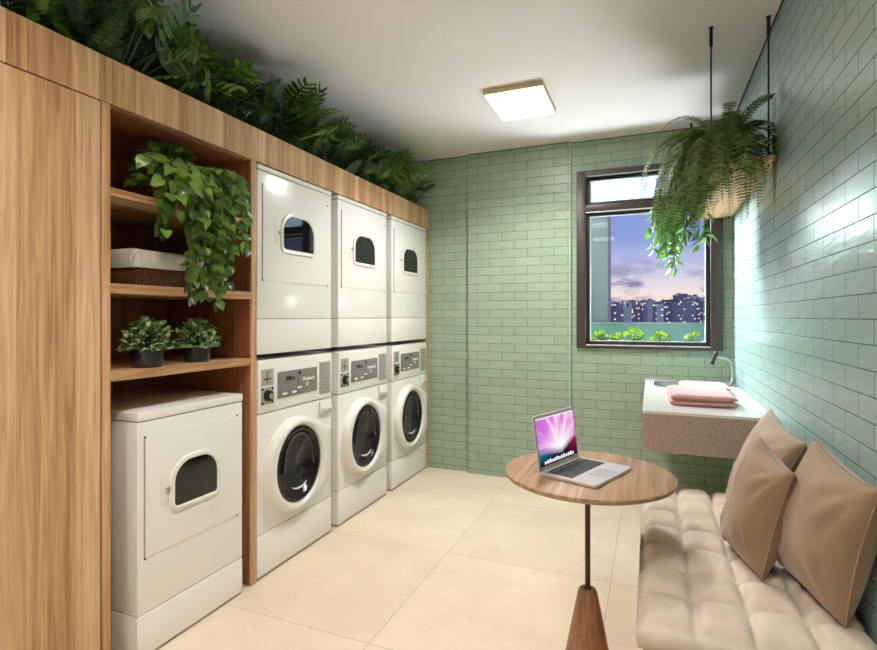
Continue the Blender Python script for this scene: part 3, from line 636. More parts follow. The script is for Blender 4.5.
def lobed(mb, p, d, u, s, nl=6, fold=.15, curl=.35, width=.46):
    """split leaf (monstera / philodendron): central strip with finger lobes"""
    d = d.normalized(); w = d.cross(u).normalized(); u = w.cross(d).normalized()
    q = lambda a, c: tuple(p + d * a * s + w * c * s + u * (abs(c) * fold - a * a * curl - c * c * .5) * s)
    b = len(mb.v); N = nl * 2
    core = .07
    for sg in (1, -1):
        base = len(mb.v)
        for i in range(N + 1):
            a = i / N; mb.v += [q(a, 0), q(a, sg * core * (1 - a * .8))]
        for i in range(N):
            fa = (base + 2 * i, base + 2 * i + 1, base + 2 * i + 3, base + 2 * i + 2); mb.f.append(fa if sg > 0 else fa[::-1]); mb.m.append(0)
        for k in range(nl):
            a0 = (2 * k) / N; a1 = (2 * k + 1.3) / N; am = (a0 + a1) / 2; L = width * (math.sin(PI * (.2 + .72 * am)) ** .8); sh_ = .16 * (0 + .8) + .1 * k / nl
            c0 = core * (1 - am * .8) * .9
            pts = [(a0, c0), (a0 + sh_ * .35, c0 + (L - c0) * .55), (am + sh_ * .95, L), (a1 + sh_ * .75, c0 + (L - c0) * .7), (a1, c0)]
            bb = len(mb.v); mb.v += [q(x_, c_ * sg) for x_, c_ in pts]; fa = tuple(range(bb, bb + 5)); mb.f.append(fa if sg > 0 else fa[::-1]); mb.m.append(0)
def ellip(mb, p, d, u, s, wd=.2, curl=.4):
    d = d.normalized(); w = d.cross(u).normalized(); u = w.cross(d).normalized(); b = len(mb.v)
    prof = [(0, .02), (.2, wd * .8), (.45, wd), (.75, wd * .7), (1, .01)]
    for a, c in prof:
        for sg in (-1, 0, 1): mb.v.append(tuple(p + d * a * s + w * c * sg * s + u * (abs(sg) * c * .35 - a * a * curl) * s))
    for i in range(4):
        for j in range(2): mb.f.append((b + i * 3 + j, b + i * 3 + j + 1, b + i * 3 + 4 + j, b + i * 3 + 3 + j)); mb.m.append(0)
def rdir(r, el0, el1):
    az = r.uniform(0, 2 * PI); el = r.uniform(el0, el1); return Vector((math.cos(az) * math.cos(el), math.sin(az) * math.cos(el), math.sin(el)))
UP = Vector((0, 0, 1))

def clamp_plant(mb, base, zmax, xmin, xmax=9, ymax=9):
    """bends leaves that would cross the ceiling or wall back into the room"""
    for i, v in enumerate(mb.v):
        x, y, z = v[0] + base[0], v[1] + base[1], v[2] + base[2]
        if z > zmax: z = zmax - (z - zmax) * .35
        if x < xmin: x = xmin + (xmin - x) * .2
        if x > xmax: x = xmax - (x - xmax) * .2
        if y > ymax: y = ymax - (y - ymax) * .2
        mb.v[i] = (x - base[0], y - base[1], z - base[2])

def rim(mb, base):
    """leaves stay inside the front board until they clear its top"""
    for i, v in enumerate(mb.v):
        x, z = v[0] + base[0], v[2] + base[2]; lim = XF - .035 if z < 2.235 else XF - .035 + (z - 2.235) * 1.5
        if x > lim: x = lim + (x - lim) * .12
        if z < 2.165: z = 2.165
        mb.v[i] = (x - base[0], v[1], z - base[2])
def finish_top(fo, st, loc, mat, t, sm):
    for m_ in (fo, st): clamp_plant(m_, loc, 2.60, XL + .03, ymax=4.06)
    rim(fo, loc); fo.build('foliage', M[mat], t, fix=False, smooth=sm); st.build('stem', M['stem_dark'], t, fix=False); return t
GT = 'leafy plants in the planter over the cabinets'
def top_split(label, y, x, seed, n=20, size=.2, mat='leaf_dark', hmax=.3):
    r = random.Random(seed); loc = (x, y, 2.158); t = thing('split_leaf_plant', label, 'plant', loc, 0, GT)
    fo, st = MB(), MB()
    for k in range(n):
        az = r.uniform(-1.4, 1.4) if k % 4 else r.uniform(0, 2 * PI); el = r.uniform(.75, 1.45); L = r.uniform(.35, 1) * hmax
        pts = curve_pts((r.uniform(-.03, .06), r.uniform(-.05, .05), .02), az, el, L, .25, 6); st.tube([tuple(p) for p in pts], .003, 5)
        hd = Vector((math.cos(az), math.sin(az), 0)); dd = (hd * .8 + UP * r.uniform(-.1, .75)).normalized()
        lobed(fo, pts[-1], dd, UP * .6 + hd * r.uniform(.3, 1.0) + Vector((0, r.uniform(-.5, .5), 0)), size * r.uniform(.7, 1.15), r.choice((7, 8, 9)), curl=.25, width=r.uniform(.36, .5))
    return finish_top(fo, st, loc, mat, t, 2)
def top_broad(label, y, x, seed, n=75, size=.12, mat='leaf_mid', hmax=.27):
    r = random.Random(seed); loc = (x, y, 2.158); t = thing('broad_leaf_plant', label, 'plant', loc, 0, GT)
    fo, st = MB(), MB()
    for k in range(n):
        az = r.uniform(0, 2 * PI); L = r.uniform(.2, 1) * hmax; pts = curve_pts((r.uniform(-.05, .08), r.uniform(-.09, .09), .02), az, r.uniform(.8, 1.5), L, .2, 4); st.tube([tuple(p) for p in pts], .0022, 4)
        hd = Vector((math.cos(az), math.sin(az), 0)); d = hd + UP * r.uniform(-.2, 1.2)
        ellip(fo, pts[-1], d, UP + Vector((r.uniform(0, .9), r.uniform(-.5, .5), 0)), size * r.uniform(.55, 1.3), r.uniform(.14, .24), r.uniform(.1, .4))
    return finish_top(fo, st, loc, mat, t, 2)
def top_fern(label, y, x, seed, n=34, L=.36, mat='leaf_fern_dark'):
    r = random.Random(seed); loc = (x, y, 2.158); t = thing('fern', label, 'plant', loc, 0, GT)
    fo, st = MB(), MB()
    for k in range(n):
        az = r.uniform(-1.7, 1.7) if k % 3 else r.uniform(0, 2 * PI); pts = curve_pts((r.uniform(-.02, .06), r.uniform(-.07, .07), .02), az, r.uniform(.7, 1.45), L * r.uniform(.55, 1.15), r.uniform(.6, 1.3), 10); frond(fo, st, pts, r.uniform(.04, .06), 24)
    return finish_top(fo, st, loc, mat, t, False)

top = [('B', .55, 'dark broad-leaved plant at the near end of the planter'),
       ('S', .80, 'split-leaf plant over the near part of the oak door'),
       ('B', 1.02, 'large-leaved plant above the oak cabinet door'),
       ('F', 1.20, 'fern with a frond arching against the ceiling above the shelf side'),
       ('S', 1.38, 'split-leaf plant above the first shelf bay'),
       ('F', 1.56, 'dark fern over the middle of the shelf unit'),
       ('S', 1.72, 'big bright split-leaf plant above the pothos shelf'),
       ('B', 1.90, 'low broad-leaved plant where shelves and dryers meet'),
       ('F', 2.08, 'fern above the nearest upper dryer'),
       ('S', 2.28, 'split-leaf plant over the middle of the nearest upper dryer'),
       ('B', 2.48, 'leafy plant over the right side of the nearest upper dryer'),
       ('S', 2.68, 'split-leaf plant over the gap between first and second dryer'),
       ('F', 2.88, 'fern above the middle upper dryer'),
       ('S', 3.08, 'split-leaf plant above the middle upper dryer'),
       ('B', 3.28, 'bushy plant over the right side of the middle dryer'),
       ('S', 3.48, 'split-leaf plant above the farthest upper dryer'),
       ('F', 3.68, 'fern with pale spreading fronds above the farthest dryer'),
       ('B', 3.88, 'leafy plant at the far end of the planter by the tiled wall')]
for i, (k, y, lb) in enumerate(top):
    x = -1.93 + .03 * math.sin(i * 2.1)
    if k == 'S': top_split(lb, y, x, 100 + i, mat=('leaf_mid' if i in (1, 6, 9, 15) else 'leaf_dark'), n=20, size=.19)
    elif k == 'B': top_broad(lb, y, x, 200 + i, mat=('leaf_mid' if i % 4 == 2 else 'leaf_dark'))
    else: top_fern(lb, y, x, 300 + i, mat=('leaf_fern' if i == 16 else 'leaf_fern_dark'))

# ------------------------------------------------------------------ things on the shelves
def pot(name, parent, r, h, mat, taper=.85, c=(0, 0, 0)):
    return MB().lathe([(.0001, 0), (r * taper * .97, 0), (r * taper, .004), (r, h - .004), (r, h), (r * .92, h), (r * .9, h * .85), (.0001, h * .85)], c, 32).build(name, mat, parent, smooth=True)
def vine_plant(name, label, loc, potr, poth, potmat, leafmat, vines, seed, fill=60, leaf_s=(.045, .07), group=None, box=None, sway=.12, spread=1.3):
    r = random.Random(seed); t = thing(name, label, 'plant', loc, 0, group); pot('pot', t, potr, poth, potmat)
    fo, st = MB(), MB()
    for az, L, out, down in vines:
        # arch over the rim, then hang
        p = Vector((math.cos(az) * potr * .5, math.sin(az) * potr * .5, poth * .9)); d = Vector((math.cos(az) * .8, math.sin(az) * .8, .6)).normalized(); pts = [p.copy()]; n = max(6, int(L / .03)); gone = 0
        for i in range(n):
            hor = math.hypot(p.x, p.y); d = d + Vector((r.uniform(-sway, sway), r.uniform(-sway, sway), 0)) + Vector((0, 0, -down * (1 if hor > out * .6 else .25)))
            if hor > out: d.x *= .7; d.y *= .7
            d.normalize(); p = p + d * (L / n); pts.append(p.copy())
        st.tube([tuple(q_) for q_ in pts], .0018, 4)
        for i in range(1, len(pts)):
            for rep in range(2 if i % 2 else 1):
                dd, s, u = frame_at(pts, i); side = s * (1 if (i + rep) % 2 else -1); dirv = side * r.uniform(.4, 1) + dd * .3 + Vector((r.uniform(.0, .7), r.uniform(-.3, .3), -r.uniform(.2, .9)))
                q_ = pts[i] + dirv.normalized() * .02; st.tube([tuple(pts[i]), tuple(q_)], .001, 3, caps=False)
                heart(fo, q_, dirv, Vector((1, r.uniform(-.6, .2), r.uniform(.2, 1))), r.uniform(*leaf_s), r.uniform(0, .4), r.uniform(0, .5))
    for k in range(fill):
        dv = rdir(r, -.1, 1.3); p = Vector((0, 0, poth)) + Vector((dv.x * potr * spread, dv.y * potr * spread, dv.z * .09 * spread)); st.tube([(0, 0, poth * .9), tuple(p)], .0012, 3, caps=False)
        heart(fo, p, dv + Vector((r.uniform(-.5, .5), r.uniform(-.5, .5), -.3)), UP + Vector((.6, -.4, 0)), r.uniform(*leaf_s), r.uniform(0, .4), r.uniform(0, .5))
    if box:
        for m_ in (fo, st): clamp_plant(m_, loc, *box)
    fo.build('foliage', M[leafmat] if isinstance(leafmat, str) else leafmat, t, fix=False, smooth=2); st.build('vine_stem', M['stem'], t, fix=False); return t
rv = random.Random(5)
vines = []
for k in range(48):
    a_ = rv.uniform(-.8, 1.05); vines.append((a_, rv.choice((.25, .35, .45, .5, .56, .62)) * rv.uniform(.85, 1.05) * (.8 if a_ < -.45 else 1), rv.uniform(.13, .30), rv.uniform(.25, .5)))
vine_plant('pothos', 'trailing heart-leaf plant in a red pot spilling over the upper shelves', (-1.91, 1.60, 1.762), .07, .10, M['pot_red'], 'leaf_pothos', vines, 9, spread=1.75, fill=150, leaf_s=(.032, .054), box=(2.03, -2.3, -1.52))
for k in range(2):
    pass
def shrub(label, loc, seed, R=.09, s=1):
    r = random.Random(seed); t = thing('potted_shrub', label, 'plant', loc, 0, 'small shrubs in black pots'); pot('pot', t, .062 * s, .078 * s, M['pot_black'], .94)
    fo, st = MB(), MB()
    for k in range(620):
        dv = rdir(r, -.25, 1.5); rr = R * s * r.uniform(.55, 1.08); p = Vector((dv.x * rr, dv.y * rr, .075 * s + max(-.01, dv.z) * rr * 1.25))
        if k % 6 == 0: st.tube([(0, 0, .06 * s), tuple(p)], .001, 3, caps=False)
        ellip(fo, p, dv + Vector((r.uniform(-1, 1), r.uniform(-1, 1), r.uniform(-.2, .8))), UP + dv, r.uniform(.014, .026), .36, .3)
    fo.build('foliage', M['leaf_small'], t, fix=False); st.build('stem', M['stem_dark'], t, fix=False); return t
shrub('small-leaved round shrub in a black pot, the one nearer the cabinet door', (-1.855, 1.465, 1.100), 21, s=.98)
shrub('small-leaved round shrub in a black pot, the one nearer the dryers', (-1.875, 1.725, 1.100), 22, s=.95)
# basket
bk = thing('wicker_basket', 'brown wicker basket with white cloth liner on the middle shelf', 'basket', (-2.02, 1.60, 1.4205))
q = MB(); a, b_ = .175, .195
def rr_ring(ax, ay, z, r=.02, n=4): return [(x_, y_, z) for x_, y_ in rrect(-ax, ax, -ay, ay, (r, r, r, r), n)]
q.loft([rr_ring(a * .92, b_ * .94, 0), rr_ring(a, b_, .09), rr_ring(a * .97, b_ * .97, .09), rr_ring(a * .9, b_ * .92, .012)], cap0=True, cap1=True); q.build('basket_body', M['wicker'], bk, smooth=True)
q = MB(); rl = random.Random(4)
def wav(ax, ay, z, amp, sd): return [(x_ * (1 + amp * noise.noise(Vector((x_ * 20, y_ * 20, sd)))), y_ * (1 + amp * noise.noise(Vector((x_ * 20, y_ * 20, sd + 5)))), z + .006 * noise.noise(Vector((x_ * 15, y_ * 15, sd + 9)))) for x_, y_, z in rr_ring(ax, ay, z, .02, 6)]
q.loft([wav(a * 1.03, b_ * 1.03, .072, .02, 1), wav(a * 1.05, b_ * 1.05, .09, .03, 2), wav(a * 1.03, b_ * 1.03, .125, .02, 3), wav(a * 1.01, b_ * 1.01, .145, .01, 4), wav(a * .97, b_ * .97, .142, .01, 4), wav(a * .93, b_ * .93, .03, .01, 5)]); q.build('cloth_liner', M['liner'], bk, smooth=2)
q = MB(); cx_, cy_ = a * 1.05, -b_ * 1.03
q.tube([(cx_ + .009, cy_ + .03 * math.sin(tt * 2 * PI) * (.4 + .6 * abs(math.sin(tt * PI))) + .0, .135 - .05 * (1 - math.cos(tt * 2 * PI)) * .62) for tt in [i / 24 for i in range(25)]], .0026, 5); q.build('tie_cord', M['liner'], bk, smooth=2)

# ------------------------------------------------------------------ hanging shelf
hs = thing('hanging_shelf', 'pale wooden plank shelf hanging on black rods by the right wall', 'shelf', (.375, 3.36, 1.985))
bx(-.135, .135, -.714, .70, 0, .022).build('board', M['wood_shelf'], hs, bevel=.002)
for sx, xx in ((-1, -.118), (1, .112)):
    for yy in (-.64, .66):
        q = MB(); q.tube([(xx, yy, -.012), (xx, yy, ZC - 1.985 - .05)], .004, 10); ro = q.build('rod', M['rod'], hs, smooth=True)
        MB().lathe([(.0055, -.09), (.0075, -.085), (.0075, -.002), (.012, 0)], (xx, yy, ZC - 1.985), 14).build('ceiling_cap', M['rod'], ro, smooth=True)

def hang_fern(label, loc, seed, n, L, mat, wid=.05, azr=(0, 2 * PI), potr=.085, poth=.11, drp=(1.6, 3.0), el=(.4, 1.3)):
    r = random.Random(seed); t = thing('hanging_fern', label, 'plant', loc); pot('pot', t, potr, poth, M['pot_dark'])
    fo, st = MB(), MB()
    for k in range(n):
        az = r.uniform(*azr); l = L * r.uniform(.55, 1.1); pts = curve_pts((math.cos(az) * .03, math.sin(az) * .03, poth), az, r.uniform(*el), l, r.uniform(*drp), 18, .03, r)
        frond(fo, st, pts, wid * r.uniform(.75, 1.1), int(l * 72), .15, .22)
    for m_ in (fo, st): clamp_plant(m_, loc, 2.6, -5, XR - .015, 4.05)
    fo.build('foliage', M[mat], t, fix=False); st.build('stem', M['stem'], t, fix=False); return t
hang_fern('large boston fern with long drooping fronds at the near end of the hanging shelf', (.33, 2.84, 2.007), 31, 100, .58, 'leaf_fern', .042, (1.7, 5.6), drp=(3.2, 6.5), el=(.1, 1.25))
hang_fern('second boston fern deeper along the hanging shelf beside the vine', (.31, 3.14, 2.007), 32, 60, .50, 'leaf_fern', .042, (1.8, 4.9), drp=(3.2, 6.5), el=(.1, 1.2))
rv = random.Random(8)
vines = [(rv.uniform(2.2, 4.4), rv.uniform(.42, .70), rv.uniform(.16, .32), rv.uniform(.3, .5)) for k in range(24)]
vine_plant('trailing_vine', 'pale green trailing vine hanging in front of the window', (.33, 3.42, 2.007), .08, .1, M['pot_dark'], 'leaf_vine', vines, 12, fill=40, leaf_s=(.042, .066), box=(2.6, -5, XR - .02, 4.05))

# ------------------------------------------------------------------ balcony plants
for i, (x, n, R, lb) in enumerate(((-.40, 40, .048, 'lime leafy plant outside at the left corner of the window'), (-.14, 55, .064, 'tallest lime plant outside, middle of the window bottom'), (.06, 45, .046, 'low lime plant outside, right of the tallest one'), (.30, 20, .046, 'green plant tuft outside at the right corner of the window'), (-.27, 26, .035, 'small lime sprig outside between the left and the tallest plant'))):
    r = random.Random(50 + i); t = thing('balcony_plant', lb, 'plant', (x * 1.06, 4.74, 1.085), 0, 'lime plants in the balcony planter'); fo, st = MB(), MB()
    for k in range(n):
        dv = rdir(r, .1, 1.4); p = Vector((dv.x * R * 1.2, dv.y * R, dv.z * R * 1.5)); st.tube([(0, 0, 0), tuple(p)], .002, 4, caps=False); ellip(fo, p, dv + Vector((r.uniform(-.5, .5), r.uniform(-.5, .5), .3)), Vector((r.uniform(-.3, .3), -1, .4)), r.uniform(.022, .04), .36, .2)
    fo.build('foliage', M['leaf_lime'], t, fix=False); st.build('stem', M['stem'], t, fix=False)

# ------------------------------------------------------------------ sink counter, tap, towels
sk = thing('sink_counter', 'wall-hung speckled stone counter with white top and basin', 'sink', (-.04, 2.668, .658))
SW, SD = .555, 1.438
q = MB(); H = .192; bx0, bx1, by0, by1 = .055, .455, .91, 1.33; n = 8
# top slab with rounded basin cut-out
ri = rrect(bx0, bx1, by0, by1, (.13,) * 4, n); ro = []
cxm, cym = (bx0 + bx1) / 2, (by0 + by1) / 2
for (a, b) in ri:
    dx, dy = a - cxm, b - cym; ks = []
    if dx > 1e-9: ks.append((SW - cxm) / dx)
    if dx < -1e-9: ks.append((0 - cxm) / dx)
    if dy > 1e-9: ks.append((SD - cym) / dy)
    if dy < -1e-9: ks.append((0 - cym) / dy)
    k = min(ks); ro.append((cxm + dx * k, cym + dy * k))
# exact corners
for c in ((SW, 0), (SW, SD), (0, SD), (0, 0)):
    j = min(range(len(ro)), key=lambda i_: (ro[i_][0] - c[0]) ** 2 + (ro[i_][1] - c[1]) ** 2); ro[j] = c
zt = H
tp = MB(); tp.loft([[(a, b, zt - .012) for a, b in ro], [(a, b, zt) for a, b in ro], [(a, b, zt) for a, b in ri], [(a, b, zt - .012) for a, b in ri]]); tp.build('counter_top', M['sinktop'], sk)
bd = MB(); 
bd.box(0, SW, 0, .02, 0, zt - .012); bd.box(0, .02, .02, SD, 0, zt - .012); bd.box(SW - .02, SW, .02, SD, 0, zt - .012); bd.box(.02, SW - .02, SD - .02, SD, 0, zt - .012); bd.box(.02, SW - .02, .02, SD - .02, 0, .012)
bd.build('apron', M['terrazzo'], sk)
bs = MB(); rg = []
for k, (sc_, z_) in enumerate(((1.0, zt - .002), (.98, zt - .03), (.93, zt - .09), (.8, zt - .12), (.3, zt - .125), (.05, zt - .126))): rg.append([(cxm + (a - cxm) * sc_, cym + (b - cym) * sc_, z_) for a, b in ri])
bs.loft(rg, cap1=True); bs.build('basin', bsdf('grey_basin', (170, 172, 174), .25, metal=.3), sk, smooth=2)
fc = thing('faucet', 'chrome gooseneck tap with a dark tilted head behind the towels', 'tap', (.475, 3.78, .850))
q = MB(); q.lathe([(.0001, 0), (.026, 0), (.026, .008), (.016, .012), (.014, .014)], (0, 0, 0), 24); q.box(-.04, .04, -.008, .008, .001, .012); q.build('base', M['chrome'], fc, smooth=True)
pts = [(0, 0, .01), (0, 0, .07), (-.002, 0, .13)] + [(-.055 + .053 * math.cos(a), 0, .135 + .05 * math.sin(a)) for a in [i * PI / 2 / 7 for i in range(8)]] + [(-.075, 0, .187), (-.095, 0, .188)]
MB().tube(pts, .0085, 14).build('neck', M['chrome'], fc, smooth=2)
q = MB(); q.tube([(-.085, 0, .225), (-.088, 0, .215), (-.105, 0, .165), (-.112, 0, .14)], [.011, .012, .012, .013], 14); q.build('spray_head', M['bronze'], fc, smooth=2)

def towel(name, label, loc, w_, d_, h_, mat, seed, layers=2, rz=0):
    r = random.Random(seed); t = thing(name, label, 'towel', loc, rz)
    lh = h_ / layers
    for L_ in range(layers):
        z0 = L_ * lh; q = MB(); n = 10; rings = []
        N = 28
        for j in range(N + 1):
            y_ = -d_ / 2 + d_ * j / N; ring = []
            ins = .004 * math.sin(j * 2.3 + L_)
            sag = noise.noise(Vector((y_ * 9, L_ * 3.1, seed)))
            for k in range(32):
                a = 2 * PI * k / 32; cx = math.copysign(abs(math.cos(a)) ** .35, math.cos(a)); cz = math.copysign(abs(math.sin(a)) ** .8, math.sin(a))
                x_ = cx * (w_ / 2 - L_ * .004 + ins); z_ = lh / 2 + cz * lh * .5
                endt = min(1, (min(j, N - j) + .35) / 1.5) ** .5
                z_ = lh / 2 + (z_ - lh / 2) * endt
                if z_ > lh * .5: z_ += .005 * noise.noise(Vector((x_ * 14, y_ * 10, seed + L_))) * (1 if L_ == layers - 1 else .2)
                ring.append((x_, y_, z0 + z_))
            rings.append(ring)
        q.loft(rings, cap0=True, cap1=True); q.build('folded_layer', M[mat], t, smooth=2)
    return t
towel('folded_towel', 'dusty pink folded towel at the front of the sink counter', (.236, 3.09, .8505), .305, .42, .056, 'towel_pink', 3, 2, .02)
towel('folded_towel', 'pale beige folded towel behind the pink one, over the basin edge', (.285, 3.45, .8505), .26, .26, .05, 'towel_beige', 7, 2)

# ------------------------------------------------------------------ bench with tufted cushion
BX0, BX1, BY0, BY1, BZ = -.033, .516, 1.455, 2.655, .512
bn = thing('bench', 'cream tufted bench seat along the right wall', 'bench', (BX0, BY0, 0))
bx(.012, BX1 - BX0, .01, BY1 - BY0 - .01, 0, .43).build('wooden_base', M['wood_panel'], bn, bevel=.003)
NX, NY, SUB = 4, 7, 14; W_, L_ = BX1 - BX0, BY1 - BY0
q = MB(); nx, ny = NX * SUB, NY * SUB; vs = []; fs = []
def seat_z(i, j):
    u, v = i / SUB, j / SUB; fu, fv = abs(math.sin(PI * u)), abs(math.sin(PI * v))
    if i in (0, nx): fu = .0
    if j in (0, ny): fv = .0
    b = (1 - (1 - fu) ** 3.2) * (1 - (1 - fv) ** 3.2)
    du = min(i, nx - i) / SUB; dv_ = min(j, ny - j) / SUB
    ed = (1 - min(1, du / .35)) ** 2.4 * .022 + (1 - min(1, dv_ / .35)) ** 2.4 * .016
    return BZ - .026 + .030 * b - ed * .6 + .002 * noise.noise(Vector((u * 2, v * 2, 0)))
def seat_xy(i, j):
    x = W_ * i / nx; y = L_ * j / ny
    # seams wander a little, bowed between the tufts
    u, v = i / SUB, j / SUB
    y += .010 * math.sin(PI * (u % 1)) * (1 if 0 < j < ny else .4); x += .003 * math.sin(PI * (v % 1))
    return x, y
for j in range(ny + 1):
    for i in range(nx + 1): x, y = seat_xy(i, j); vs.append((x, y, seat_z(i, j)))
for j in range(ny):
    for i in range(nx): a = j * (nx + 1) + i; fs.append((a, a + 1, a + nx + 2, a + nx + 1))
# skirts: bulging sides
per = [(i, 0) for i in range(nx)] + [(nx, j) for j in range(ny)] + [(i, ny) for i in range(nx, 0, -1)] + [(0, j) for j in range(ny, 0, -1)]
base = [j * (nx + 1) + i for i, j in per]; prev = base
for s_, (off, z) in enumerate(((.006, .485), (.009, .465), (.006, .445), (0, .432), (-.01, .430))):
    cur = []
    for (i, j), bi in zip(per, base):
        x, y, _ = vs[bi]; puff = 1 - .5 * (1 - abs(math.sin(PI * (i if j in (0, ny) else j) / SUB)) ** .5); o = off * puff
        if i == 0: x -= o
        if j == 0: y -= o
        if j == ny: y += o
        cur.append(len(vs)); vs.append((x, y, z))
    for k in range(len(per)): k2 = (k + 1) % len(per); fs.append((prev[k], cur[k], cur[k2], prev[k2]))
    prev = cur
fs.append(tuple(prev))
q.add(vs, fs); cu = q.build('seat_cushion', M['cushion'], bn, smooth=2)
q = MB(); ppts = []
for (i, j), bi in zip(per, base):
    if j == 0 or i == 0: pass
edge = [(0, j) for j in range(ny, -1, -1)] + [(i, 0) for i in range(1, nx + 1)]
q.tube([(vs[j * (nx + 1) + i][0] - (.003 if i == 0 else 0), vs[j * (nx + 1) + i][1] - (.003 if j == 0 else 0), vs[j * (nx + 1) + i][2] - .002) for i, j in edge], .0022, 6); q.build('piping', M['cushion'], cu, smooth=2)
q = MB()
for a in range(1, NX):
    for b in range(1, NY):
        x, y = seat_xy(a * SUB, b * SUB); q.lathe([(.0001, .007), (.006, .005), (.009, 0)], (x, y, seat_z(a * SUB, b * SUB) - .002), 12)
q.build('tuft_button', M['cushion'], cu, smooth=2)

# ------------------------------------------------------------------ pillows (corners BL, BR, TR, TL seen from the room)
def pillow(label, BL, BR, TR, TL, th, seed):
    C = [Vector(p) for p in (BL, BR, TR, TL)]; c = sum(C, Vector()) / 4; base = Vector((c.x, c.y, min(p.z for p in C)))
    C = [p - base for p in C]; t = thing('pillow', label, 'pillow', tuple(base), 0, 'tan scatter pillows on the bench'); nrm = ((C[1] - C[0]).cross(C[3] - C[0])).normalized()
    n = 36; 
    def P(u, v, s):
        # edges pulled in between the corners
        uu = u + (.5 - u) * .10 * math.sin(PI * v) * abs(2 * u - 1) ** 2; vv = v + (.5 - v) * .10 * math.sin(PI * u) * abs(2 * v - 1) ** 2
        p = (C[0] * (1 - uu) + C[1] * uu) * (1 - vv) + (C[3] * (1 - uu) + C[2] * uu) * vv
        g = (math.sin(PI * u) * math.sin(PI * v)); h = g ** .37
        wr = noise.noise(Vector((u * 3.2 + seed, v * 2.2 + s, seed))) * .05
        # creases that run out of the corners
        cr_ = 0
        for (a, b) in ((0, 1), (1, 1), (0, 0), (1, 0)):
            du, dv = u - a, v - b; rr = math.hypot(du, dv); an = math.atan2(dv, du); cr_ += math.sin(an * 11 + seed) * math.exp(-((rr - .3) / .17) ** 2) * .085
        return p + nrm * s * th * .5 * (h * (1 + wr) + (cr_ * g ** .5 if s > 0 else cr_ * .5 * g))
    q = MB(); vs = []; fs = []
    idx = {}
    for s in (1, -1):
        for j in range(n + 1):
            for i in range(n + 1):
                if s == -1 and (i in (0, n) or j in (0, n)): idx[(s, i, j)] = idx[(1, i, j)]; continue
                idx[(s, i, j)] = len(vs); vs.append(tuple(P(i / n, j / n, s)))
        for j in range(n):
            for i in range(n):
                f_ = (idx[(s, i, j)], idx[(s, i + 1, j)], idx[(s, i + 1, j + 1)], idx[(s, i, j + 1)]); fs.append(f_ if s > 0 else f_[::-1])
    q.add(vs, fs); o = q.build('cushion_body', M['pillow'], t, smooth=2)
    e = [(i, 0) for i in range(n)] + [(n, j) for j in range(n)] + [(i, n) for i in range(n, 0, -1)] + [(0, j) for j in range(n, -1, -1)]
    q = MB(); q.tube([vs[idx[(1, i, j)]] for i, j in e], .0028, 6, caps=False); q.build('piping', M['pillow'], t, smooth=2)
    return t
pillow('tan pillow leaning on the tiled wall at the far end, nearest the sink', (.29, 2.46, .52), (.33, 2.06, .52), (.468, 2.02, .885), (.455, 2.50, .92), .15, 1.7)
pillow('tan pillow standing in the middle, in front of the far one', (.235, 2.08, .515), (.305, 1.80, .512), (.375, 1.75, .852), (.335, 2.00, .90), .155, 4.2)
pillow('largest tan pillow, nearest the camera, leaning on the right wall', (.375, 1.93, .518), (.452, 1.60, .515), (.492, 1.50, .895), (.455, 1.865, .935), .16, 7.9)

# ------------------------------------------------------------------ table
tb = thing('side_table', 'round walnut pedestal table on a dark pole and cone foot', 'table', (-.214, 1.94, 0))
MB().lathe([(.0001, .718), (.28, .718), (.293, .724), (.297, .732), (.296, .738), (.293, .740), (.0001, .740)], (0, 0, 0), 96).build('tabletop', M['wood_table'], tb, smooth=True)
MB().tube([(0, 0, .30), (0, 0, .718)], .0092, 20).build('pole', M['bronze'], tb, smooth=True)
MB().lathe([(.0001, 0), (.092, 0), (.093, .004), (.034, .305), (.030, .315), (.026, .318), (.0001, .318)], (0, 0, 0), 48).build('cone_base', M['wood_cone'], tb, smooth=True)
MB().lathe([(.014, .318), (.014, .322), (.0095, .323)], (0, 0, 0), 24).build('collar', M['bronze'], tb, smooth=True)

# ------------------------------------------------------------------ laptop
hl, hr, fr_ = Vector((-.365, 1.819)), Vector((-.263, 2.093)), Vector((-.064, 2.009))
ax = (hr - hl).normalized(); LW = .292; LD = .212; mid = (hl + hr) / 2
lp = thing('laptop', 'open silver laptop showing a pink and violet starburst on the round table', 'laptop', (mid.x, mid.y, .7405), math.atan2(ax.y, ax.x))
# local: x along the hinge, -y toward the keyboard front
def slab(x0, x1, y0, y1, z0, z1, r):
    o = rrect(x0, x1, y0, y1, (r,) * 4, 5); return MB().loft([[(a, b, z0 + .002) for a, b in o], [(a, b, z1 - .0008) for a, b in o], [((x0 + x1) / 2 + (a - (x0 + x1) / 2) * .995, (y0 + y1) / 2 + (b - (y0 + y1) / 2) * .995, z1) for a, b in o]], cap0=True, cap1=True)
ba = slab(-LW / 2, LW / 2, -LD, 0, -.0, .011, .012).build('base', M['alu'], lp, smooth=True)
q = MB(); kx0, kx1 = -LW / 2 + .02, LW / 2 - .02; rows = 6; ky1 = -.018; kh = .0165
for r_ in range(rows):
    nk = 14; kw = (kx1 - kx0) / nk; y1_ = ky1 - r_ * kh; hgt = kh - .003 if r_ else kh * .6; off = 0
    if r_ == 5:
        xs = [kx0, kx0 + kw, kx0 + 2 * kw, kx0 + 3 * kw, kx0 + 4.2 * kw, kx0 + 9 * kw, kx0 + 10.2 * kw, kx0 + 11 * kw, kx0 + 12 * kw, kx0 + 13 * kw, kx1]
    else: xs = [kx0 + kw * k for k in range(nk + 1)]
    for a_, b_2 in zip(xs[:-1], xs[1:]): q.box(a_ + .001, b_2 - .001, y1_ - hgt, y1_, .011, .0125)
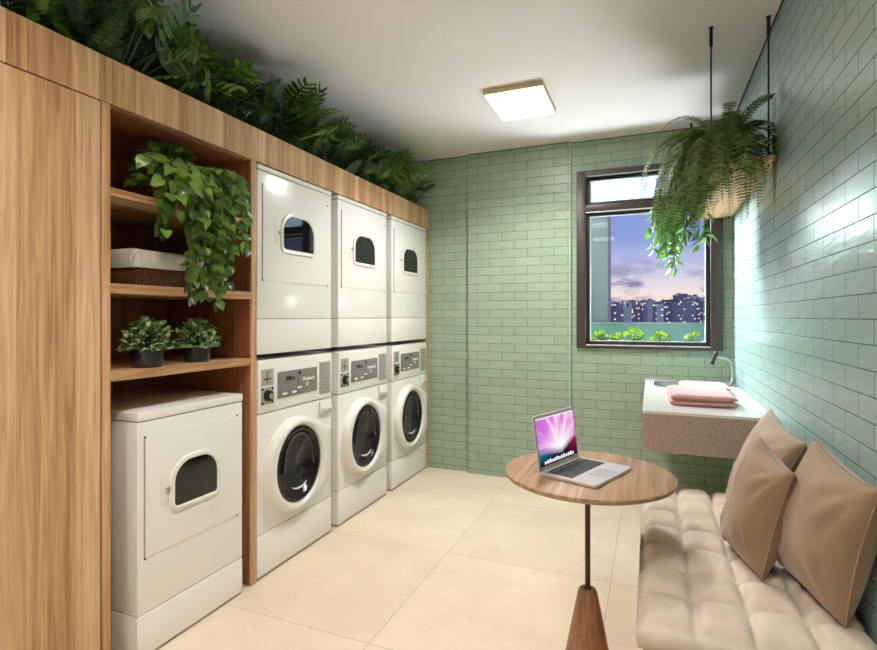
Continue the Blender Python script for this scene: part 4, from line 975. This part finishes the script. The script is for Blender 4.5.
kb = bx(kx0 - .001, kx1 + .001, ky1 - rows * kh, ky1 + .001, .0105, .0114).build('keyboard_well', bsdf('laptop_key_well', (150, 148, 144), .45), ba); q.build('keys', M['key'], kb)['kind'] = 'stuff'
bx(-.05, .05, -LD + .012, -LD + .078, .0108, .0115).build('trackpad', M['pad'], ba)
th = math.radians(7.5); LH = .196
sc_o = bpy.data.objects.new('lid', None); 
lidm = slab(-LW / 2, LW / 2, 0, LH, 0, .006, .01)
# lid local plane -> stand it up
def up(v): x, y, z = v; return (x, y * math.sin(th) - (z - .006) * math.cos(th) * -1 * 1.0 * 0 + 0 + (-(z) * math.cos(th)) + .006, y * math.cos(th) + .010 - z * math.sin(th) * 1)
lidm.v = [up(v) for v in lidm.v]; lid = lidm.build('lid', M['alu'], lp, smooth=True)
def mk_screen():
    m = bpy.data.materials.new('glowing_starburst_screen'); m.use_nodes = True; N = m.node_tree.nodes; L = m.node_tree.links; N.remove(N['Principled BSDF']); uv = N.new('ShaderNodeUVMap')
    sp = N.new('ShaderNodeSeparateXYZ'); L.new(uv.outputs[0], sp.inputs[0])
    def math_(op, a, b=None, c=None):
        n = N.new('ShaderNodeMath'); n.operation = op
        for i, x in enumerate((a, b, c)):
            if x is None: continue
            if isinstance(x, (int, float)): n.inputs[i].default_value = x
            else: L.new(x, n.inputs[i])
        return n.outputs[0]
    U, V = sp.outputs[0], sp.outputs[1]
    dx = math_('SUBTRACT', U, .58); dy = math_('SUBTRACT', V, .30); ang = math_('ARCTAN2', dy, dx); rad = math_('SQRT', math_('ADD', math_('MULTIPLY', dx, dx), math_('MULTIPLY', dy, dy)))
    cb = N.new('ShaderNodeCombineXYZ'); L.new(math_('MULTIPLY', ang, 2.6), cb.inputs[0]); L.new(math_('MULTIPLY', rad, .6), cb.inputs[1])
    nz = N.new('ShaderNodeTexNoise'); nz.inputs['Scale'].default_value = 1.6; nz.inputs['Detail'].default_value = 3; L.new(cb.outputs[0], nz.inputs['Vector'])
    cr = N.new('ShaderNodeValToRGB'); cr.color_ramp.elements[0].position = .3; cr.color_ramp.elements[0].color = S((206, 96, 180)); cr.color_ramp.elements[1].position = .62; cr.color_ramp.elements[1].color = S((255, 214, 236)); e = cr.color_ramp.elements.new(.45); e.color = S((226, 130, 214)); L.new(nz.outputs['Fac'], cr.inputs[0])
    # white core
    core = N.new('ShaderNodeMapRange'); core.inputs['From Min'].default_value = .55; core.inputs['From Max'].default_value = .03; L.new(rad, core.inputs['Value'])
    m1 = N.new('ShaderNodeMixRGB'); m1.inputs['Color2'].default_value = (1, .96, 1, 1); L.new(core.outputs[0], m1.inputs['Fac']); L.new(cr.outputs[0], m1.inputs['Color1'])
    # left violet/blue, right red
    lf = N.new('ShaderNodeMapRange'); lf.inputs['From Min'].default_value = .42; lf.inputs['From Max'].default_value = .0; lf.inputs['To Max'].default_value = .55; L.new(U, lf.inputs['Value'])
    m2 = N.new('ShaderNodeMixRGB'); m2.inputs['Color2'].default_value = S((176, 96, 220)); L.new(lf.outputs[0], m2.inputs['Fac']); L.new(m1.outputs[0], m2.inputs['Color1'])
    # dark landscape below the burst: V < line rising to both sides
    ln = math_('ADD', .23, math_('MULTIPLY', math_('ABSOLUTE', dx), .62)); ln = math_('SUBTRACT', ln, math_('MULTIPLY', math_('LESS_THAN', dx, 0.0), math_('MULTIPLY', math_('ABSOLUTE', dx), .45)))
    dk = N.new('ShaderNodeMapRange'); dk.inputs['From Min'].default_value = .06; dk.inputs['From Max'].default_value = -.10; L.new(math_('SUBTRACT', V, ln), dk.inputs['Value'])
    c2 = N.new('ShaderNodeValToRGB'); c2.color_ramp.elements[0].color = S((20, 130, 150)); c2.color_ramp.elements[1].color = S((150, 20, 70)); e = c2.color_ramp.elements.new(.42); e.color = S((40, 30, 90)); e = c2.color_ramp.elements.new(.7); e.color = S((60, 16, 60)); L.new(U, c2.inputs[0])
    dn = N.new('ShaderNodeMixRGB'); dn.inputs['Color2'].default_value = S((16, 14, 34)); fv = N.new('ShaderNodeMapRange'); fv.inputs['From Min'].default_value = .3; fv.inputs['From Max'].default_value = .02; L.new(V, fv.inputs['Value']); L.new(fv.outputs[0], dn.inputs['Fac']); L.new(c2.outputs[0], dn.inputs['Color1'])
    m3 = N.new('ShaderNodeMixRGB'); L.new(dk.outputs[0], m3.inputs['Fac']); L.new(m2.outputs[0], m3.inputs['Color1']); L.new(dn.outputs[0], m3.inputs['Color2'])
    # menu bar
    mb_ = math_('GREATER_THAN', V, .968); m4 = N.new('ShaderNodeMixRGB'); m4.inputs['Color2'].default_value = S((225, 225, 235)); L.new(mb_, m4.inputs['Fac']); L.new(m3.outputs[0], m4.inputs['Color1'])
    em = N.new('ShaderNodeEmission'); em.inputs[1].default_value = .95; L.new(m4.outputs[0], em.inputs[0]); L.new(em.outputs[0], N['Material Output'].inputs['Surface']); return m
bz = .011; q = MB(); q.add([up(v) for v in ((-LW / 2 + bz, .016, .0068), (LW / 2 - bz, .016, .0068), (LW / 2 - bz, LH - bz, .0068), (-LW / 2 + bz, LH - bz, .0068))], [(0, 1, 2, 3)])
so = q.build('screen', mk_screen(), lid, fix=False); uvl = so.data.uv_layers.new(name='UVMap')
for k, c in enumerate(((0, 0), (1, 0), (1, 1), (0, 1))): uvl.data[k].uv = c
dock_m = emis('dock_icons', (.92, .92, .96), .9); q = MB(); w_s = LW - 2 * bz
for k in range(13):
    x = -.105 + .0165 * k; h_ = .010 + .004 * ((k * 7) % 3) / 2; q.add([up(v) for v in ((x, .021, .0072), (x + .0135, .021, .0072), (x + .0135, .021 + h_, .0072), (x, .021 + h_, .0072))], [(0, 1, 2, 3)])
q.build('dock_icons', dock_m, lid, fix=False)
